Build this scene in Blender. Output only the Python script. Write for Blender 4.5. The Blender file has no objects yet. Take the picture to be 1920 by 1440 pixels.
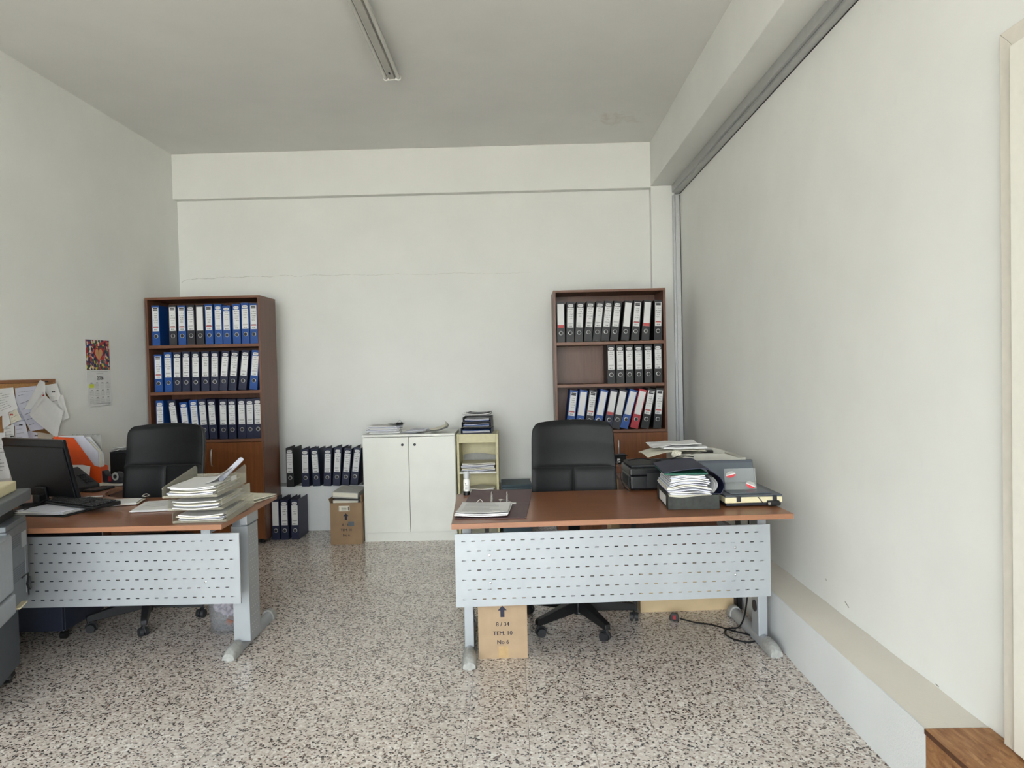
import bpy, bmesh, math, random
from mathutils import Vector, Matrix
random.seed(7)
scene = bpy.context.scene
COL = scene.collection

# ------------------------------------------------------------------ camera
F_PX = 1370.94
cam_d = bpy.data.cameras.new('camera')
cam_d.sensor_width = 36.0
cam_d.lens = F_PX / 1920 * 36.0
cam = bpy.data.objects.new('camera', cam_d)
COL.objects.link(cam)
_r = Vector((0.99968379, 0.01145828, -0.02238384))
_u = Vector((0.02210896, 0.02357828, 0.99947749))
_f = Vector((-0.01198007, 0.99965633, -0.0233175))
_m = Matrix((_r, _u, -_f)).transposed().to_4x4()
_m.translation = Vector((0, 0, 1.4603))
cam.matrix_world = _m
cam_d.clip_start = 0.05
scene.camera = cam

# ------------------------------------------------------------------ world, light, exposure
w = bpy.data.worlds.new('overcast_sky')
scene.world = w
w.use_nodes = True
bg = w.node_tree.nodes['Background']
bg.inputs[0].default_value = (0.962, 0.98, 1.015, 1)
bg.inputs[1].default_value = 5.0
pl = bpy.data.lights.new('shopfront_portal', 'AREA')
pl.shape = 'RECTANGLE'; pl.size = 4.4; pl.size_y = 2.9
pl.cycles.is_portal = True
plo = bpy.data.objects.new('shopfront_portal', pl)
COL.objects.link(plo)
plo.location = (-0.85, -2.46, 1.6)
plo.rotation_euler = (math.radians(90), 0, 0)
sun = bpy.data.lights.new('bounce_sun', 'SUN')
sun.energy = 20.0; sun.angle = math.radians(1.5); sun.color = (1.0, 0.98, 0.96)
suno = bpy.data.objects.new('bounce_sun', sun)
COL.objects.link(suno)
suno.rotation_euler = (math.radians(-42), 0, math.radians(10))   # added sun behind the building; its bounce off the street brightens the ceiling
vs = scene.view_settings
vs.view_transform = 'Standard'; vs.look = 'None'
vs.exposure = 1.65; vs.gamma = 1.0; vs.use_curve_mapping = False
scene.cycles.use_denoising = True
scene.cycles.use_adaptive_sampling = True
scene.cycles.adaptive_threshold = 0.02
scene.cycles.max_bounces = 8
scene.cycles.diffuse_bounces = 5
scene.cycles.caustics_reflective = False
scene.cycles.caustics_refractive = False
scene.cycles.transparent_max_bounces = 16

# ------------------------------------------------------------------ materials
def lin(r, g, b):
    f = lambda c: (c/255/12.92) if c/255 <= 0.04045 else ((c/255+0.055)/1.055)**2.4
    return (f(r), f(g), f(b), 1)
def mix_rgb(nt, fac, a, b, mode='MIX'):
    n = nt.nodes.new('ShaderNodeMix'); n.data_type = 'RGBA'; n.blend_type = mode
    for sock, v in ((n.inputs[0], fac), (n.inputs[6], a), (n.inputs[7], b)):
        if hasattr(v, 'is_output'): nt.links.new(v, sock)
        else: sock.default_value = v
    return n.outputs[2]
def new_mat(name):
    m = bpy.data.materials.new(name); m.use_nodes = True
    return m, m.node_tree, m.node_tree.nodes['Principled BSDF']
def coords(nt, kind='Object', scale=(1, 1, 1)):
    tc = nt.nodes.new('ShaderNodeTexCoord'); mp = nt.nodes.new('ShaderNodeMapping')
    mp.inputs['Scale'].default_value = scale
    nt.links.new(tc.outputs[kind], mp.inputs[0])
    return mp.outputs[0]
def noise(nt, vec, scale, detail=3, rough=0.5, dist=0):
    n = nt.nodes.new('ShaderNodeTexNoise')
    n.inputs['Scale'].default_value = scale; n.inputs['Detail'].default_value = detail
    n.inputs['Roughness'].default_value = rough; n.inputs['Distortion'].default_value = dist
    nt.links.new(vec, n.inputs['Vector'])
    return n.outputs['Fac']
def ramp(nt, fac, stops, interp='LINEAR'):
    n = nt.nodes.new('ShaderNodeValToRGB'); n.color_ramp.interpolation = interp
    e = n.color_ramp.elements
    while len(e) < len(stops): e.new(0.5)
    for el, (p, c) in zip(e, stops):
        el.position = p; el.color = c
    nt.links.new(fac, n.inputs[0])
    return n.outputs[0]
def bump(nt, b, h, strength, dist=0.01):
    n = nt.nodes.new('ShaderNodeBump'); n.inputs['Strength'].default_value = strength
    n.inputs['Distance'].default_value = dist
    nt.links.new(h, n.inputs['Height']); nt.links.new(n.outputs[0], b.inputs['Normal'])
def sc(c, k): return (min(1, c[0]*k), min(1, c[1]*k), min(1, c[2]*k), 1)

def plain(name, rgb, rough=0.5, metal=0.0, var=0.08, scale=30, bmp=0.0, bscale=200, spec=0.5, coat=0):
    m, nt, b = new_mat(name)
    c = lin(*rgb)
    v = coords(nt)
    n = noise(nt, v, scale, 4)
    nt.links.new(ramp(nt, n, [(0.3, sc(c, 1-var)), (0.7, sc(c, 1+var))]), b.inputs['Base Color'])
    b.inputs['Roughness'].default_value = rough; b.inputs['Metallic'].default_value = metal
    b.inputs['Specular IOR Level'].default_value = spec
    if coat: b.inputs['Coat Weight'].default_value = coat
    if bmp: bump(nt, b, noise(nt, v, bscale, 2), bmp, 0.002)
    return m
def wall_mat(name, rgb, bmp=0.12, stain=None):
    m, nt, b = new_mat(name)
    c = lin(*rgb)
    v = coords(nt)
    n = noise(nt, v, 1.7, 5, 0.6)
    base = ramp(nt, n, [(0.25, sc(c, 0.955)), (0.75, sc(c, 1.03))])
    n2 = noise(nt, v, 9, 4, 0.6, 0.4)
    base = mix_rgb(nt, ramp(nt, n2, [(0.66, (0, 0, 0, 1)), (0.8, (0.12, 0.12, 0.12, 1))]), base, sc(c, 0.75))
    if stain:
        d = nt.nodes.new('ShaderNodeVectorMath'); d.operation = 'DISTANCE'
        nt.links.new(v, d.inputs[0]); d.inputs[1].default_value = stain
        n3 = noise(nt, v, 6, 5, 0.7, 0.8)
        mm = nt.nodes.new('ShaderNodeMath'); mm.operation = 'MULTIPLY_ADD'
        nt.links.new(n3, mm.inputs[0]); mm.inputs[1].default_value = 0.9
        nt.links.new(d.outputs['Value'], mm.inputs[2])
        mask = ramp(nt, mm.outputs[0], [(0.42, (0.34, 0.34, 0.34, 1)), (0.62, (0, 0, 0, 1))])
        base = mix_rgb(nt, mask, base, lin(178, 165, 140))
    nt.links.new(base, b.inputs['Base Color'])
    b.inputs['Roughness'].default_value = 0.85
    b.inputs['Specular IOR Level'].default_value = 0.2
    bump(nt, b, noise(nt, v, 130, 3, 0.6), bmp, 0.004)
    return m
def wood(name, dark, light, axis='x', rough=0.35, grain=1.0, spec=0.45):
    m, nt, b = new_mat(name)
    s = {'x': (1.2, 22, 22), 'y': (22, 1.2, 22), 'z': (22, 22, 1.2)}[axis]
    v = coords(nt, 'Object', s)
    n = noise(nt, v, 2.2*grain, 6, 0.62, 0.6)
    base = ramp(nt, n, [(0.28, lin(*dark)), (0.72, lin(*light))])
    n2 = noise(nt, coords(nt, 'Object', tuple(k*3.5 for k in s)), 5, 3)
    base = mix_rgb(nt, ramp(nt, n2, [(0.55, (0, 0, 0, 1)), (0.75, (0.35, 0.35, 0.35, 1))]), base, sc(lin(*dark), 0.7))
    nt.links.new(base, b.inputs['Base Color'])
    b.inputs['Roughness'].default_value = rough
    b.inputs['Specular IOR Level'].default_value = spec
    return m
def clear(name, rgb, opacity=0.3, rough=0.15):
    m, nt, b = new_mat(name)
    b.inputs['Base Color'].default_value = lin(*rgb)
    b.inputs['Roughness'].default_value = rough
    t = nt.nodes.new('ShaderNodeBsdfTransparent')
    _c = lin(*rgb); t.inputs[0].default_value = (0.86+0.12*_c[0], 0.86+0.12*_c[1], 0.86+0.12*_c[2], 1)
    mx = nt.nodes.new('ShaderNodeMixShader'); mx.inputs[0].default_value = opacity
    out = nt.nodes['Material Output']
    nt.links.new(t.outputs[0], mx.inputs[1]); nt.links.new(b.outputs[0], mx.inputs[2])
    nt.links.new(mx.outputs[0], out.inputs[0])
    return m
def glass_pane(name):
    m, nt, b = new_mat(name)
    t = nt.nodes.new('ShaderNodeBsdfTransparent'); t.inputs[0].default_value = (0.95, 0.97, 0.96, 1)
    g = nt.nodes.new('ShaderNodeBsdfGlossy'); g.inputs['Roughness'].default_value = 0.02
    fr = nt.nodes.new('ShaderNodeFresnel'); fr.inputs[0].default_value = 1.45
    mx = nt.nodes.new('ShaderNodeMixShader')
    nt.links.new(fr.outputs[0], mx.inputs[0]); nt.links.new(t.outputs[0], mx.inputs[1]); nt.links.new(g.outputs[0], mx.inputs[2])
    nt.links.new(mx.outputs[0], nt.nodes['Material Output'].inputs[0])
    return m
def terrazzo(name):
    m, nt, b = new_mat(name)
    g = nt.nodes.new('ShaderNodeNewGeometry')
    oi = nt.nodes.new('ShaderNodeObjectInfo')
    off = nt.nodes.new('ShaderNodeVectorMath'); off.operation = 'SCALE'
    off.inputs[0].default_value = (13.7, 7.3, 0)
    nt.links.new(oi.outputs['Random'], off.inputs['Scale'])
    add = nt.nodes.new('ShaderNodeVectorMath'); add.operation = 'ADD'
    nt.links.new(g.outputs['Position'], add.inputs[0]); nt.links.new(off.outputs[0], add.inputs[1])
    # bend the coordinates a little so chips are irregular
    nz = nt.nodes.new('ShaderNodeTexNoise'); nz.inputs['Scale'].default_value = 70
    nt.links.new(add.outputs[0], nz.inputs['Vector'])
    wv = nt.nodes.new('ShaderNodeVectorMath'); wv.operation = 'MULTIPLY_ADD'
    nt.links.new(nz.outputs['Color'], wv.inputs[0]); wv.inputs[1].default_value = (0.010, 0.010, 0)
    nt.links.new(add.outputs[0], wv.inputs[2])
    P = wv.outputs[0]
    def layer(scale):
        c = nt.nodes.new('ShaderNodeTexVoronoi'); c.voronoi_dimensions = '2D'; c.inputs['Scale'].default_value = scale
        c.inputs['Randomness'].default_value = 1.0
        nt.links.new(P, c.inputs['Vector'])
        e = nt.nodes.new('ShaderNodeTexVoronoi'); e.voronoi_dimensions = '2D'; e.feature = 'DISTANCE_TO_EDGE'; e.inputs['Scale'].default_value = scale
        nt.links.new(P, e.inputs['Vector'])
        s = nt.nodes.new('ShaderNodeSeparateColor'); nt.links.new(c.outputs['Color'], s.inputs[0])
        return s, e.outputs['Distance']
    s1, e1 = layer(82)
    base = lin(209, 198, 189)
    # first layer: pale chips
    pale = ramp(nt, s1.outputs[0], [(0.0, lin(184, 172, 163)), (0.14, lin(206, 195, 186)), (0.34, lin(217, 208, 200)),
                                    (0.62, lin(222, 214, 206)), (0.82, lin(237, 232, 226))], 'CONSTANT')
    ed1 = ramp(nt, e1, [(0.04, (0, 0, 0, 1)), (0.09, (1, 1, 1, 1))])
    col = mix_rgb(nt, ed1, base, pale)
    # second layer: dark chips over it
    s2, e2 = layer(98)
    pick = ramp(nt, s2.outputs[1], [(0.0, (1, 1, 1, 1)), (0.20, (0, 0, 0, 1))], 'CONSTANT')
    ed2 = ramp(nt, e2, [(0.06, (0, 0, 0, 1)), (0.12, (1, 1, 1, 1))])
    mul = nt.nodes.new('ShaderNodeMath'); mul.operation = 'MULTIPLY'
    nt.links.new(pick, mul.inputs[0]); nt.links.new(ed2, mul.inputs[1])
    dark = ramp(nt, s2.outputs[2], [(0.0, lin(48, 41, 38)), (0.4, lin(74, 60, 54)), (0.7, lin(104, 88, 78)), (0.88, lin(126, 98, 84))], 'CONSTANT')
    col = mix_rgb(nt, mul.outputs[0], col, dark)
    # fine specks
    s3, e3 = layer(160)
    pick3 = ramp(nt, s3.outputs[0], [(0.0, (0.8, 0.8, 0.8, 1)), (0.08, (0, 0, 0, 1))], 'CONSTANT')
    col = mix_rgb(nt, pick3, col, lin(92, 80, 72))
    # slight difference from tile to tile, and traffic dirt
    tn = ramp(nt, oi.outputs['Random'], [(0, (0.93, 0.93, 0.93, 1)), (1, (1.0, 1.0, 1.0, 1))])
    col = mix_rgb(nt, 1.0, col, tn, 'MULTIPLY')
    d = noise(nt, g.outputs['Position'], 1.3, 5, 0.65)
    col = mix_rgb(nt, ramp(nt, d, [(0.5, (0, 0, 0, 1)), (0.8, (0.22, 0.22, 0.22, 1))]), col, lin(120, 112, 104))
    nt.links.new(col, b.inputs['Base Color'])
    nt.links.new(ramp(nt, d, [(0.3, (0.15, 0.15, 0.15, 1)), (0.75, (0.3, 0.3, 0.3, 1))]), b.inputs['Roughness'])
    b.inputs['Specular IOR Level'].default_value = 0.5
    return m
def osb(name):
    m, nt, b = new_mat(name)
    def strands(rot, seed):
        tc = nt.nodes.new('ShaderNodeTexCoord'); mp = nt.nodes.new('ShaderNodeMapping')
        mp.inputs['Rotation'].default_value = (0.2, 0.1, rot); mp.inputs['Scale'].default_value = (46, 8, 30)
        mp.inputs['Location'].default_value = (seed, seed*1.7, 0)
        nt.links.new(tc.outputs['Object'], mp.inputs[0])
        return noise(nt, mp.outputs[0], 1.0, 4, 0.55, 0.5)
    c1 = ramp(nt, strands(0.3, 1.0), [(0.3, lin(122, 80, 46)), (0.5, lin(152, 108, 68)), (0.7, lin(182, 140, 98))])
    c2 = ramp(nt, strands(1.5, 5.0), [(0.3, lin(112, 70, 38)), (0.5, lin(146, 100, 60)), (0.7, lin(172, 128, 86))])
    pick = noise(nt, coords(nt), 11, 3, 0.6, 1.2)
    col = mix_rgb(nt, ramp(nt, pick, [(0.46, (0, 0, 0, 1)), (0.54, (1, 1, 1, 1))]), c1, c2)
    nt.links.new(col, b.inputs['Base Color']); b.inputs['Roughness'].default_value = 0.6
    bump(nt, b, strands(0.9, 3.0), 0.25, 0.003)
    return m
def picture(name):
    # colourful dabbed print
    m, nt, b = new_mat(name)
    v = coords(nt, 'Object')
    n = nt.nodes.new('ShaderNodeTexVoronoi'); n.inputs['Scale'].default_value = 48
    nt.links.new(v, n.inputs['Vector'])
    s = nt.nodes.new('ShaderNodeSeparateColor'); nt.links.new(n.outputs['Color'], s.inputs[0])
    col = ramp(nt, s.outputs[0], [(0, lin(40, 44, 78)), (0.14, lin(180, 52, 50)), (0.26, lin(60, 90, 70)), (0.38, lin(222, 206, 190)),
                                  (0.52, lin(52, 66, 120)), (0.64, lin(205, 190, 60)), (0.72, lin(200, 120, 110)), (0.86, lin(70, 40, 60))], 'CONSTANT')
    nt.links.new(col, b.inputs['Base Color']); b.inputs['Roughness'].default_value = 0.4
    return m

M = {}
M['wall'] = wall_mat('white_wall_paint', (231, 232, 229))
M['ceil'] = wall_mat('white_ceiling_paint', (228, 228, 226), 0.12, (0.86, 6.10, 3.498))
M['plinth'] = wall_mat('white_rough_plaster', (226, 229, 230), 0.4)
M['plinth_top'] = wall_mat('dusty_plaster', (218, 213, 203), 0.3)
M['panel'] = wall_mat('white_partition', (236, 237, 234), 0.05)
M['grout'] = plain('grout', (92, 84, 76), 0.8)
M['tile'] = terrazzo('terrazzo')
M['alu'] = plain('anodised_aluminium', (186, 188, 188), 0.38, 0.55, 0.04)
M['gap'] = plain('dark_gap', (48, 48, 46), 0.7)
M['crack'] = plain('crack', (150, 146, 138), 0.9)
M['desk'] = wood('desk_cherry', (124, 79, 53), (148, 98, 69), 'x', 0.3)
M['desk_edge'] = wood('desk_edging', (146, 101, 74), (160, 114, 86), 'x', 0.42)
M['case'] = wood('bookcase_carcass', (94, 60, 42), (114, 76, 56), 'z', 0.4)
M['case_in'] = wood('bookcase_shelf', (104, 68, 48), (126, 84, 60), 'x', 0.42)
M['case_door'] = wood('bookcase_door', (108, 62, 30), (136, 82, 44), 'z', 0.36)
M['silver'] = plain('silver_paint', (166, 171, 176), 0.42, 0.25, 0.04, 8)
M['silver_scuff'] = plain('scuffed_plastic_silver', (164, 165, 162), 0.6, 0.1, 0.18, 60)
M['chrome'] = plain('chrome', (210, 210, 210), 0.18, 1.0, 0.02)
M['ring'] = plain('nickel_ring', (196, 196, 198), 0.35, 0.5, 0.02)
M['steel_handle'] = plain('satin_handle', (196, 194, 190), 0.3, 0.8, 0.03)
M['leather'] = plain('black_leather', (13, 14, 16), 0.5, 0, 0.12, 20, 0.25, 260, 0.25)
M['seam'] = plain('black_seam', (14, 15, 16), 0.7)
M['blk'] = plain('black_plastic', (17, 18, 20), 0.42, 0, 0.1)
M['blk_gloss'] = plain('black_gloss_plastic', (17, 19, 22), 0.28, 0, 0.06)
M['blk_tex'] = plain('black_textured_plastic', (32, 34, 37), 0.6, 0, 0.15, 90, 0.3, 300)
M['dgrey'] = plain('dark_grey_plastic', (74, 80, 88), 0.42, 0, 0.06)
M['slate'] = plain('slate_plastic', (88, 96, 104), 0.4, 0, 0.05)
M['copier'] = plain('copier_grey', (152, 158, 164), 0.45, 0, 0.04)
M['copier_dk'] = plain('copier_side_grey', (104, 109, 114), 0.5, 0, 0.05)
M['stand'] = plain('copier_stand_grey', (84, 90, 98), 0.5, 0, 0.05)
M['cream'] = plain('cream_plastic', (224, 214, 178), 0.45, 0, 0.04)
M['cream_metal'] = plain('cream_enamel', (206, 198, 158), 0.45, 0, 0.05)
M['white_lam'] = plain('white_laminate', (226, 227, 220), 0.38, 0, 0.03, 5)
M['white'] = plain('white_plastic', (228, 228, 224), 0.45, 0, 0.03)
M['paper'] = plain('paper', (222, 222, 222), 0.8, 0, 0.03, 12)
M['paper_b'] = plain('bluish_paper', (206, 208, 222), 0.8, 0, 0.04, 12)
M['paper_c'] = plain('cream_paper', (222, 218, 202), 0.8, 0, 0.05, 12)
M['ink'] = plain('ink', (92, 92, 96), 0.7)
M['ink_md'] = plain('mid_ink', (62, 62, 68), 0.7)
M['ink_dk'] = plain('dark_ink', (42, 42, 46), 0.7)
M['red_ink'] = plain('red_ink', (188, 84, 84), 0.7)
M['card'] = plain('cardboard', (168, 145, 117), 0.75, 0, 0.07, 12, 0.1, 90)
M['card_b'] = plain('worn_cardboard', (148, 122, 94), 0.78, 0, 0.1, 9, 0.1, 90)
M['card_p'] = plain('pale_cardboard', (196, 174, 138), 0.78, 0, 0.06, 9, 0.1, 90)
M['tape'] = plain('parcel_tape', (178, 150, 108), 0.3, 0, 0.1, 40)
M['navy_ink'] = plain('navy_ink', (38, 40, 58), 0.7)
M['greybox'] = plain('grey_board', (168, 168, 164), 0.7)
M['cork'] = plain('cork', (176, 130, 82), 0.85, 0, 0.18, 160, 0.3, 300)
M['frame_wood'] = wood('board_frame', (128, 84, 52), (152, 104, 68), 'y', 0.5)
M['pin_blk'] = plain('black_pin', (24, 22, 24), 0.3)
M['pin_red'] = plain('red_pin', (150, 34, 40), 0.3)
M['orange'] = plain('orange_plastic', (222, 84, 28), 0.42, 0, 0.06)
M['bblue'] = plain('blue_cloth_board', (14, 70, 142), 0.5, 0, 0.08, 60)
M['bnavy'] = plain('navy_cloth_board', (22, 29, 58), 0.5, 0, 0.12, 60)
M['bdark'] = plain('charcoal_board', (32, 33, 42), 0.5, 0, 0.12, 60)
M['bblack'] = plain('black_board', (14, 15, 17), 0.5, 0, 0.12, 60)
M['bred'] = plain('red_board', (166, 36, 48), 0.5, 0, 0.08, 60)
M['bbrown'] = plain('maroon_board', (78, 52, 54), 0.5, 0, 0.1, 60)
M['bgreen'] = plain('green_card', (20, 92, 74), 0.5)
M['teal'] = plain('teal_board', (44, 66, 76), 0.5, 0, 0.1, 40)
M['marbled'] = plain('marbled_black', (46, 50, 46), 0.6, 0, 0.45, 26)
M['osb'] = osb('strand_board')
M['osb_edge'] = plain('strand_board_edge', (86, 52, 28), 0.7, 0, 0.2, 60)
M['door_white'] = plain('white_door', (240, 238, 228), 0.4, 0, 0.02)
M['casing'] = plain('beige_casing', (222, 217, 206), 0.5, 0, 0.03)
M['clear'] = clear('clear_tray_plastic', (212, 208, 190), 0.24, 0.2)
M['acryl'] = clear('clear_acrylic', (226, 230, 228), 0.16, 0.08)
M['bin'] = clear('smoked_bin_plastic', (186, 190, 196), 0.16, 0.3)
M['bag'] = plain('lilac_paper_waste', (204, 194, 206), 0.7, 0, 0.15, 30)
M['bottle'] = clear('clear_bottle', (214, 218, 222), 0.55, 0.15)
M['tube'] = plain('unlit_fluorescent_tube', (196, 196, 190), 0.25, 0, 0.02)
M['fixture'] = plain('grey_enamel', (176, 174, 168), 0.45, 0, 0.03)
M['glass'] = glass_pane('window_glass')
M['pavement'] = plain('pavement', (176, 170, 160), 0.9, 0, 0.1, 4)
M['print'] = picture('colourful_print')
M['heart_red'] = plain('heart_red', (190, 44, 36), 0.5)
M['heart_tan'] = plain('heart_tan', (200, 156, 108), 0.5)
M['yellow'] = plain('highlighter', (222, 232, 74), 0.6)
M['redwood'] = plain('reddish_brown_board', (140, 94, 76), 0.7, 0, 0.06)
M['sticker_red'] = plain('sticker_red', (206, 58, 66), 0.5)

# ------------------------------------------------------------------ mesh helpers
class MB:
    def __init__(s): s.v = []; s.f = []
    def add(s, verts, faces):
        o = len(s.v); s.v += [tuple(p) for p in verts]
        s.f += [tuple(i+o for i in f) for f in faces]
        return s
    def box(s, x0, x1, y0, y1, z0, z1, M_=None):
        p = [(x0,y0,z0),(x1,y0,z0),(x1,y1,z0),(x0,y1,z0),(x0,y0,z1),(x1,y0,z1),(x1,y1,z1),(x0,y1,z1)]
        if M_ is not None: p = [tuple(M_ @ Vector(q)) for q in p]
        return s.add(p, [(0,3,2,1),(4,5,6,7),(0,1,5,4),(1,2,6,5),(2,3,7,6),(3,0,4,7)])
    def prism(s, prof, a0, a1, axis='y'):
        # prof: list of 2-D points (counter-clockwise); extruded from a0 to a1 along axis
        n = len(prof)
        def P(p, a):
            return {'x': (a, p[0], p[1]), 'y': (p[0], a, p[1]), 'z': (p[0], p[1], a)}[axis]
        v = [P(p, a0) for p in prof] + [P(p, a1) for p in prof]
        f = [tuple(range(n))[::-1], tuple(range(n, 2*n))] + [(i, (i+1) % n, n+(i+1) % n, n+i) for i in range(n)]
        return s.add(v, f)
    def cyl(s, p0, p1, r0, r1=None, n=12, caps=True):
        r1 = r0 if r1 is None else r1
        p0 = Vector(p0); p1 = Vector(p1); d = (p1-p0).normalized()
        a = d.orthogonal().normalized(); b = d.cross(a)
        v = [p0+(a*math.cos(2*math.pi*i/n)+b*math.sin(2*math.pi*i/n))*r0 for i in range(n)]
        v += [p1+(a*math.cos(2*math.pi*i/n)+b*math.sin(2*math.pi*i/n))*r1 for i in range(n)]
        f = [(i, (i+1) % n, n+(i+1) % n, n+i) for i in range(n)]
        if caps: f += [tuple(range(n))[::-1], tuple(range(n, 2*n))]
        return s.add(v, f)
    def tube(s, pts, r, n=8):
        pts = [Vector(p) for p in pts]; rings = []
        up = Vector((0.13, 0.31, 1)).normalized()
        for i, p in enumerate(pts):
            t = (pts[min(i+1, len(pts)-1)]-pts[max(i-1, 0)]).normalized()
            a = t.cross(up)
            if a.length < 1e-4: a = t.orthogonal()
            a.normalize(); b = t.cross(a)
            rings.append([p+(a*math.cos(2*math.pi*k/n)+b*math.sin(2*math.pi*k/n))*r for k in range(n)])
        v = [q for R in rings for q in R]; f = []
        for i in range(len(pts)-1):
            for k in range(n):
                f.append((i*n+k, i*n+(k+1) % n, (i+1)*n+(k+1) % n, (i+1)*n+k))
        f += [tuple(range(n))[::-1], tuple(range(len(v)-n, len(v)))]
        return s.add(v, f)
    def lathe(s, prof, c=(0, 0, 0), n=20):
        v = []; f = []
        for r, z in prof:
            for k in range(n):
                a = 2*math.pi*k/n; v.append((c[0]+r*math.cos(a), c[1]+r*math.sin(a), c[2]+z))
        for i in range(len(prof)-1):
            for k in range(n): f.append((i*n+k, i*n+(k+1) % n, (i+1)*n+(k+1) % n, (i+1)*n+k))
        if prof[0][0] > 1e-5: f.append(tuple(range(n))[::-1])
        if prof[-1][0] > 1e-5: f.append(tuple(range(len(v)-n, len(v))))
        return s.add(v, f)
    def grid(s, fn, nu, nv, thick=0.0):
        # fn(u,v)->point; closed slab when thick is a vector function offset
        v = [fn(i/nu, j/nv) for j in range(nv+1) for i in range(nu+1)]
        f = [(j*(nu+1)+i, j*(nu+1)+i+1, (j+1)*(nu+1)+i+1, (j+1)*(nu+1)+i) for j in range(nv) for i in range(nu)]
        if thick:
            t = Vector(thick) if not isinstance(thick, (int, float)) else Vector((0, 0, -thick))
            n = len(v)
            v2 = [tuple(Vector(p)+t) for p in v]
            f2 = [tuple(i+n for i in q[::-1]) for q in f]
            rim = [i for i in range(nu+1)] + [j*(nu+1)+nu for j in range(1, nv+1)] + [nv*(nu+1)+i for i in range(nu-1, -1, -1)] + [j*(nu+1) for j in range(nv-1, 0, -1)]
            side = [(rim[(k+1) % len(rim)], rim[k], rim[k]+n, rim[(k+1) % len(rim)]+n) for k in range(len(rim))]
            return s.add(list(v)+v2, f+f2+side)
        return s.add(v, f)
    def mesh(s, name, smooth=False, bevel=0, seg=2):
        me = bpy.data.meshes.new(name); me.from_pydata(s.v, [], s.f)
        if bevel or True:
            bm = bmesh.new(); bm.from_mesh(me)
            bmesh.ops.recalc_face_normals(bm, faces=bm.faces)
            if bevel:
                es = [e for e in bm.edges if len(e.link_faces) == 2 and e.calc_face_angle(0) > 0.6]
                bmesh.ops.bevel(bm, geom=es, offset=bevel, segments=seg, profile=0.5, affect='EDGES', clamp_overlap=True)
            bm.to_mesh(me); bm.free()
        if smooth:
            for p in me.polygons: p.use_smooth = True
            try: me.set_sharp_from_angle(angle=math.radians(40))
            except Exception: pass
        return me
    def build(s, name, mat, parent=None, smooth=False, bevel=0, seg=2, loc=None):
        me = s.mesh(name, smooth, bevel, seg)
        return mobj(name, me, mat, parent, loc)
FINE = ('lettering', 'printing', 'perforations', 'sticker_print', 'spiral')
def mobj(name, me, mat, parent=None, loc=None, rot=None):
    if len(me.materials) == 0: me.materials.append(M[mat] if isinstance(mat, str) else mat)
    o = bpy.data.objects.new(name, me); COL.objects.link(o)
    if parent: o.parent = parent
    if name in FINE: o['kind'] = 'stuff'
    if loc: o.location = loc
    if rot: o.rotation_euler = rot
    return o
def tag(o, label, cat=None, group=None, kind=None):
    o['label'] = label
    if cat: o['category'] = cat
    if group: o['group'] = group
    if kind: o['kind'] = kind
    return o
def thing(name, label, cat, loc=(0, 0, 0), rotz=0.0, group=None):
    o = bpy.data.objects.new(name, None); COL.objects.link(o)
    o.empty_display_size = 0.1
    o.location = loc; o.rotation_euler = (0, 0, rotz)
    return tag(o, label, cat, group)
def B(*a): return MB().box(*a)
_txt = {}
def text_mesh(t, size, bold=False):
    k = (t, size, bold)
    if k in _txt: return _txt[k]
    cu = bpy.data.curves.new('lettering', 'FONT'); cu.body = t; cu.size = size
    cu.align_x = 'CENTER'; cu.align_y = 'CENTER'; cu.resolution_u = 2
    o = bpy.data.objects.new('lettering', cu); COL.objects.link(o)
    dg = bpy.context.evaluated_depsgraph_get()
    me = bpy.data.meshes.new_from_object(o.evaluated_get(dg))
    me.name = 'lettering'; me.materials.clear()
    bpy.data.objects.remove(o); bpy.data.curves.remove(cu)
    _txt[k] = me
    return me
def merge_text(mb, t, size, fn, bold=False):
    # put the text's mesh into mb; fn maps (x, y) of the text plane to 3-D
    me = text_mesh(t, size, bold)
    for dx in ((-0.016*size, 0.016*size) if bold else (0.0,)):
        mb.add([fn(v.co.x+dx, v.co.y) for v in me.vertices], [tuple(p.vertices) for p in me.polygons])
def smooth_path(pts, n=6):
    pts = [Vector(p) for p in pts]; out = []
    for i in range(len(pts)-1):
        p0 = pts[max(i-1, 0)]; p1 = pts[i]; p2 = pts[i+1]; p3 = pts[min(i+2, len(pts)-1)]
        for k in range(n):
            t = k/n
            out.append(0.5*((2*p1)+(-p0+p2)*t+(2*p0-5*p1+4*p2-p3)*t*t+(-p0+3*p1-3*p2+p3)*t**3))
    out.append(pts[-1]); return out
ORD = ['first','second','third','fourth','fifth','sixth','seventh','eighth','ninth','tenth','eleventh','twelfth']

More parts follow.
